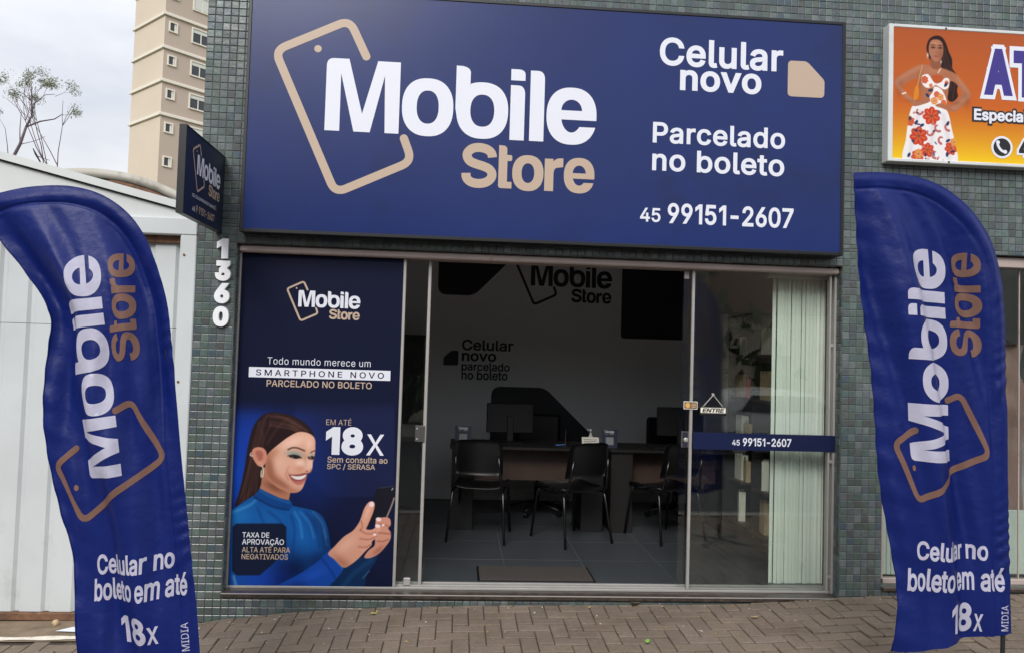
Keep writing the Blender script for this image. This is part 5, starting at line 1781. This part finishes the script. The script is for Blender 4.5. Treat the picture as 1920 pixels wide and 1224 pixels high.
for a, b in ((-6.4, -3.4), (-3.4, GX)):
    za, zb = top(a) - .030, top(b) - .030
    dk.add([(a, .018, za), (b, .018, zb), (b, .018, zb + .010), (a, .018, za + .010), (a, .03, za), (b, .03, zb), (b, .03, zb + .010), (a, .03, za + .010)], [(0, 1, 2, 3), (0, 4, 5, 1), (3, 2, 6, 7)])
dk.build('dark_strip', M['room_dark'], shed)
MB().box(-6.4, GX, -.006, .10, 2.312, 2.424, .006).build('lintel', M['gate'], shed)
MB().box(-.364, GX, -.004, .10, -.4, 2.311, .006).build('post', M['gate'], shed)
MB().box(-6.4, -.366, .055, .125, 2.262, 2.311, .004).build('head_rail', M['rust'], shed)
MB().box(-6.4, GX, .16, 6.0, -.4, 2.40).build('shed_body', M['black_edge'], shed)
for z in (2.18, 1.35, .55):
    MB().lathe([(.008, 0), (.008, .004), (.004, .007)], (0, 0, 0), 10).build('bolt', M['rust'], shed).matrix_local = Matrix.Translation((-.335, -.005, z)) @ Matrix.Rotation(math.pi / 2, 4, 'X')
# ribbed sheets
PR = .187
for k in range(16):
    xb = -.382 - k * 2 * PR
    xa = xb - 2 * PR
    if xa < -6.4: break
    for (z0, z1) in ((-.165, 1.700), (1.703, 2.262)):
        prof = []
        for q in range(2):
            o_ = xa + q * PR
            prof += [(o_ + .002, .100), (o_ + .020, .084), (o_ + .150, .082), (o_ + .168, .100), (o_ + PR + .004, .1005)]
        mb = MB(); n_ = len(prof)
        mb.add([(x, y, z) for z in (z0, z1) for x, y in prof] + [(x, y + .003, z) for z in (z0, z1) for x, y in prof],
               [(i, i + 1, n_ + i + 1, n_ + i) for i in range(n_ - 1)] + [(2 * n_ + i + 1, 2 * n_ + i, 3 * n_ + i, 3 * n_ + i + 1) for i in range(n_ - 1)] +
               [(i + n_, i + 1 + n_, 3 * n_ + i + 1, 3 * n_ + i) for i in range(n_ - 1)])
        mb.build('gate_sheet', M['gate'], shed)
MB().box(-6.4, -.368, .06, .13, -.215, -.168, .004).build('bottom_rail', M['rust'], shed)

# ================================================================== vaulted roof behind the garage
vr = empty('vaulted_roof_building', (0, 0, 0))
tag(vr, 'low building with pale curved roof and brown eave rising behind the white gable', 'building')
cxr, rr, zc = -4.75, 3.3, 1.22
prof = [(cxr + rr * math.sin(a), zc + rr * math.cos(a)) for a in [R(-46 + 3.9 * k) for k in range(24)]]
V = []
for y in (8.1, 14.0):
    V += [(x, y, z) for x, z in prof] + [(cxr + (x - cxr) * .955, y, zc + (z - zc) * .955) for x, z in prof]
n_ = len(prof)
F = []
for i in range(n_ - 1):
    F += [(i, i + 1, 2 * n_ + i + 1, 2 * n_ + i), (n_ + i + 1, n_ + i, 3 * n_ + i, 3 * n_ + i + 1), (i, n_ + i, n_ + i + 1, i + 1)]
mb = MB(); mb.add(V, F); mb.build('curved_roof', M['roof_pale'], vr, True)
mb = MB().prism_y([(cxr + (x - cxr) * .952, zc + (z - zc) * .952) for x, z in prof] + [(prof[-1][0] - .1, -.4), (prof[0][0] + .1, -.4)], 8.16, 13.8)
mb.build('end_wall', M['roof_pale'], vr)
# brown eave beam following the right slope
ev = []
for a in [R(6 + 3.6 * k) for k in range(11)]:
    ev.append((cxr + rr * .95 * math.sin(a), zc + rr * .95 * math.cos(a)))
mb = MB(); V = []
for (x, z) in ev: V += [(x, 8.07, z), (x, 8.07, z - .20), (x, 8.5, z), (x, 8.5, z - .20)]
mb.add(V, [(i * 4, i * 4 + 1, i * 4 + 5, i * 4 + 4) for i in range(len(ev) - 1)] + [(i * 4 + 1, i * 4 + 3, i * 4 + 7, i * 4 + 5) for i in range(len(ev) - 1)])
mb.build('eave_beam', M['rust'], vr)
mb = MB()
mb.box(-3.52, -3.36, 8.0, 8.03, 3.86, 3.90, .003); mb.box(-3.39, -3.36, 8.0, 8.03, 3.70, 3.86, .003); mb.build('gutter_end', M['tower_trim'], vr)

# ================================================================== apartment tower
tower = empty('apartment_tower', (-22.077, 55.83, 0), R(46))
tag(tower, 'tall beige apartment tower with white floor bands and small windows behind the shop', 'building')
TW, TL, TH = 13.0, 5.3, 40.0          # right face, left face
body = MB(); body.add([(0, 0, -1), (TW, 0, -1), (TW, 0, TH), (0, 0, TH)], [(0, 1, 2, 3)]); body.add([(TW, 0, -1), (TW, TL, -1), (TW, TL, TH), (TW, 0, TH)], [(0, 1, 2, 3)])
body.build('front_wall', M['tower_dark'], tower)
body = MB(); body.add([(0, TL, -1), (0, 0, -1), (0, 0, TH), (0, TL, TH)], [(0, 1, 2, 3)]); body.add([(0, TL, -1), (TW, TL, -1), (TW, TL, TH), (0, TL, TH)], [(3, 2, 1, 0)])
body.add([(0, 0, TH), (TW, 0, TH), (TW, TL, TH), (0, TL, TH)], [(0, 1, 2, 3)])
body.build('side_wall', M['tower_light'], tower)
for z in (19.6, 22.24, 24.87, 27.5, 30.13, 32.8):
    mb = MB().box(-.14, TW + .1, -.14, -.001, z - .12, z + .12, .03); mb.box(-.14, -.001, -.139, TL + .14, z - .12, z + .12, .03)
    mb.build('floor_band', M['tower_trim'], tower)


def tower_window(x, z, w, h, big, shut=0.0):
    f = MB()
    t = .11
    f.box(x - w / 2 - t, x - w / 2, -.09, .02, z - h / 2 - t, z + h / 2 + t, .01); f.box(x + w / 2, x + w / 2 + t, -.09, .02, z - h / 2 - t, z + h / 2 + t, .01)
    f.box(x - w / 2, x + w / 2, -.09, .02, z - h / 2 - t, z - h / 2, .01); f.box(x - w / 2, x + w / 2, -.09, .02, z + h / 2, z + h / 2 + t, .01)
    if big: f.box(x - .04, x + .04, -.05, .02, z - h / 2, z + h / 2 - .3, .005)
    o = f.build('window', M['tower_trim'], tower)
    MB().box(x - w / 2, x + w / 2, -.012, -.004, z - h / 2, z + h / 2).build('pane', M['win_glass'], o)
    if shut > 0: MB().box(x - w / 2, x + w / 2, -.045, -.014, z + h / 2 - shut, z + h / 2, .01).build('shutter', M['shutter'], o)
    if not big: MB().box(x + w / 2 - .16, x + w / 2 - .02, -.03, -.013, z - h / 2, z + h / 2).build('sash', M['tower_trim'], o)


for k in range(7):
    z = 15.95 + 2.66 * k
    tower_window(.66, z, .50, .62, False)
    for xx, sh in ((2.95, 1.02 if k in (1, 5) else .30), (6.3, .30), (9.4, .8 if k == 3 else .30)):
        tower_window(xx, z - .06, 1.36, 1.06, True, sh)

# ================================================================== trees
def leaf_cloud(mb, cols, cx, cy, cz, rad, n, size, r_, pal):
    for _ in range(n):
        d = Vector((r_.gauss(0, 1), r_.gauss(0, 1), r_.gauss(0, 1) * .8))
        d = d.normalized() * rad * (r_.random() ** .45)
        a, b = r_.uniform(0, TAU), r_.uniform(-1.2, 1.2)
        u = Vector((math.cos(a) * math.cos(b), math.sin(a) * math.cos(b), math.sin(b))) * size * r_.uniform(.6, 1.3)
        v = u.orthogonal().normalized() * size * r_.uniform(.25, .45)
        c = Vector((cx, cy, cz)) + d
        mb.add([c - u, c - v, c + u, c + v], [(0, 1, 2, 3)]); cols.append(lin(r_.choice(pal)))


def branchy(mb, p, d, L, r, depth_, r_, tips, spread=.55):
    pts = [p]; q = p
    for i in range(3):
        d = (d + Vector((r_.uniform(-.16, .16), r_.uniform(-.16, .16), r_.uniform(-.05, .16)))).normalized()
        q = q + d * L / 3; pts.append(q)
    mb.tube(pts, [r, r * .85, r * .72, r * .6], 6, False)
    if depth_ == 0:
        tips.append(q); return
    for k in range(2 if depth_ > 1 else 3):
        a = r_.uniform(0, TAU); o_ = d.orthogonal().normalized(); o_.rotate(Matrix.Rotation(a, 3, d))
        branchy(mb, q, (d + o_ * r_.uniform(.4, 1) * spread).normalized(), L * r_.uniform(.62, .8), r * .6, depth_ - 1, r_, tips, spread)


def tree_parts(root, seed, L, r, dep, leaf_n, leaf_r, size, pal, lean, base, spread=.55):
    r_ = random.Random(seed); mb = MB(); tips = []
    branchy(mb, Vector(base), Vector(lean).normalized(), L, r, dep, r_, tips, spread)
    mb.build('trunk', M['bark'], root, True)
    lm, lc = MB(), []
    for t_ in tips:
        if r_.random() < .88: leaf_cloud(lm, lc, t_.x, t_.y, t_.z, leaf_r, leaf_n, size, r_, pal)
    me = lm.mesh('crown'); set_tint(me, lc); me.materials.append(M['leaf'])
    link('crown', me, None, root)


PALE = [(118, 124, 100), (134, 138, 116), (98, 106, 80), (150, 150, 130)]
t1 = empty('thin_tree', (-11.6, 17.6, -.6)); tag(t1, 'sparse grey green tree with bare forked limbs rising above the white gable', 'tree')
mb = MB(); tips = []
Zt = lambda z: z + .6
L0 = [(0, 0, 0), (.05, .05, Zt(4)), (.15, 0, Zt(6.6)), (.45, -.05, Zt(7.2)), (.62, -.1, Zt(7.7))]
mb.tube(L0, [.12, .085, .05, .042, .034], 8)
r_ = random.Random(3)
br = [([(.62, -.1, Zt(7.7)), (.70, 0, Zt(8.05)), (.62, .1, Zt(8.5)), (.66, 0, Zt(8.9))], .032), ([(.62, -.1, Zt(7.7)), (.92, .05, Zt(7.92)), (1.28, .1, Zt(8.02)), (1.5, .1, Zt(8.18))], .026),
      ([(.70, 0, Zt(8.05)), (.86, -.2, Zt(8.35)), (1.15, -.2, Zt(8.62)), (1.36, -.1, Zt(8.68))], .018), ([(.45, -.05, Zt(7.2)), (.34, .1, Zt(7.7)), (.30, .2, Zt(8.2))], .016),
      ([(.62, .1, Zt(8.5)), (.40, .1, Zt(8.7)), (.25, .0, Zt(8.78))], .014), ([(.15, 0, Zt(6.6)), (.02, .1, Zt(7.2)), (-.12, .2, Zt(7.7))], .014), ([(.45, -.05, Zt(7.2)), (.75, .1, Zt(7.35)), (1.05, .1, Zt(7.5))], .010)]
for pts, r0 in br: mb.tube(pts, [r0 * (1 - .2 * i) for i in range(len(pts))], 6)
tips = []
for (p, d, L_) in (((.66, 0, 8.75), (0, 0, 1), .34), ((.25, 0, 8.70), (-.6, 0, .6), .30), ((1.36, -.1, 8.62), (.7, 0, .3), .26), ((.62, .1, 8.45), (-.5, .2, .6), .32),
                   ((1.5, .1, 8.15), (.8, 0, .1), .20), ((.30, .2, 8.15), (-.5, 0, .8), .30), ((.86, -.2, 8.35), (.3, 0, .9), .34), ((1.1, -.2, 8.58), (.1, 0, 1), .22), ((-.12, .2, 7.7), (-.4, 0, .8), .26),
                   ((.66, 0, 8.6), (.5, .2, .8), .30), ((.70, 0, 8.05), (-.2, .3, .9), .30), ((.40, .1, 8.7), (.1, .1, 1), .26)):
    branchy(mb, Vector((p[0], p[1], Zt(p[2]))), Vector(d).normalized(), L_, .007, 2, r_, tips, .8)
lm, lc = MB(), []
for t_ in tips:
    leaf_cloud(lm, lc, t_.x, t_.y, t_.z, r_.uniform(.10, .25), r_.randrange(22, 52), .029, r_, PALE)
mb.build('trunk', M['bark'], t1, True)
me = lm.mesh('crown'); set_tint(me, lc); me.materials.append(M['leaf']); link('crown', me, None, t1)

t2 = empty('bare_shrub', (-10.15, 17.5, 5.0)); tag(t2, 'bare twiggy treetop with dark pods just above the white gable', 'tree')
r_ = random.Random(9); mb = MB(); tips = []
for k in range(3): branchy(mb, Vector((.0, 0, 0)), Vector((.12 * k - .2, 0, 1)), 1.75, .024, 2, r_, tips, .6)
mb.tube([(0, 0, -5.6), (0, 0, 0.05)], .06, 6)
mb.build('trunk', M['bark'], t2, True)
lm, lc = MB(), []
for t_ in tips[:10]: leaf_cloud(lm, lc, t_.x, t_.y, t_.z, .12, 6, .03, r_, PALE)
me = lm.mesh('crown'); set_tint(me, lc); me.materials.append(M['leaf']); link('crown', me, None, t2)
pd = MB()
pd.tube([(-.45, -.3, 2.02), (-.36, -.3, 1.85), (-.22, -.3, 1.62)], [.012, .03, .02], 6); pd.tube([(-.36, -.3, 1.82), (.02, -.3, 1.70)], [.012, .006], 6)
pd.build('seed_pod', M['room_dark'], t2)

# tree line across the street (seen only as reflections in the glass)
r_ = random.Random(12)
lm, lc = MB(), []
GREEN = [(70, 84, 48), (58, 72, 42), (84, 98, 58), (48, 60, 38)]
for k in range(22):
    x = -32 + k * 3.2 + r_.uniform(-1, 1)
    y = -19 + r_.uniform(-1.5, 1.5)
    h = r_.uniform(4.0, 6.2)
    for j in range(44):
        leaf_cloud(lm, lc, x + r_.uniform(-1.9, 1.9), y + r_.uniform(-1.4, 1.4), h * r_.uniform(.05, 1.0), r_.uniform(.9, 1.4), 46, .40, r_, GREEN)
    lm.tube([(x, y, -.5), (x + .1, y, h * .6)], [.16, .09], 7); lc += [lin((84, 74, 66))] * 9
me = lm.mesh('tree_line'); set_tint(me, lc); me.materials.append(M['leaf'])
tag(link('tree_line', me), 'row of street trees on the far side of the road', 'trees', kind='stuff')

# pale house, added for brighter reflections, and a parked car across the street: both show only as reflections in the shop's glass
house = empty('added_house', (10.5, -16.2, -.28)); tag(house, 'pale single storey house added across the street to brighten reflections in the right window', 'house')
MB().box(-4.2, 4.2, -5, 0, 0, 3.3, .02).build('wall', M['tower_light'], house)
MB().prism_y([(-4.6, 3.3), (4.6, 3.3), (0, 5.0)], -5.3, .35).build('roof', M['rust'], house)
for wx in (-2.6, 2.4):
    w_ = MB().box(wx - .75, wx + .75, .0, .05, 1.0, 2.3, .01).build('window', M['white_plastic'], house)
    MB().box(wx - .66, wx + .66, .051, .06, 1.08, 2.22).build('pane', M['win_glass'], w_)
MB().box(-.5, .5, .0, .05, 0, 2.15, .01).build('door', M['wood'], house)

car = empty('parked_car', (8.6, -11.2, -.42)); tag(car, 'white hatchback parked at the far kerb, mirrored in the right window', 'car')


def car_profile(k):
    return [(-1.95, .32), (-1.98, .62), (-1.88, .95), (-1.72, 1.0), (-1.30, 1.42), (-.2, 1.50), (.55, 1.40), (1.05, 1.0), (1.75, .86), (1.96, .66), (1.98, .34), (1.6, .28), (-1.6, .28)]


bm = bmesh.new()
pf = car_profile(0); rings = []
for y, k in ((-.84, .90), (-.78, 1.0), (.78, 1.0), (.84, .90)):
    rings.append([bm.verts.new((x * (.97 + .03 * k), y * (1 - .16 * max(0, z - .95)), .30 + (z - .30) * (k if z > .95 else 1))) for x, z in pf])
for i in range(3):
    for j in range(len(pf)):
        bm.faces.new((rings[i][j], rings[i][(j + 1) % len(pf)], rings[i + 1][(j + 1) % len(pf)], rings[i + 1][j]))
bm.faces.new(rings[0][::-1]); bm.faces.new(rings[3])
bmesh.ops.recalc_face_normals(bm, faces=bm.faces[:])
me = bpy.data.meshes.new('body'); bm.to_mesh(me); bm.free()
link('body', me, mat('car_white', (232, 232, 230), .25, coat=.5), car)
for s_ in (-1, 1):
    for (a_, b_) in ((-1.2, -.25), (-.18, .75)):
        mb = MB(); z0 = 1.02
        mb.add([(a_, s_ * .846, z0), (b_, s_ * .846, z0), (b_ - (.32 if b_ > .5 else 0), s_ * .785, 1.36), (a_ + (.26 if a_ < -1 else 0), s_ * .785, 1.36)], [(0, 1, 2, 3)])
        mb.build('side_window', M['win_glass'], car)
    for wx in (-1.22, 1.25):
        w_ = MB().tube([(wx, s_ * .70, .31), (wx, s_ * .86, .31)], .31, 24).build('wheel', M['black'], car)
        MB().tube([(wx, s_ * .80, .31), (wx, s_ * .868, .31)], .19, 18).build('rim', M['alu'], w_)
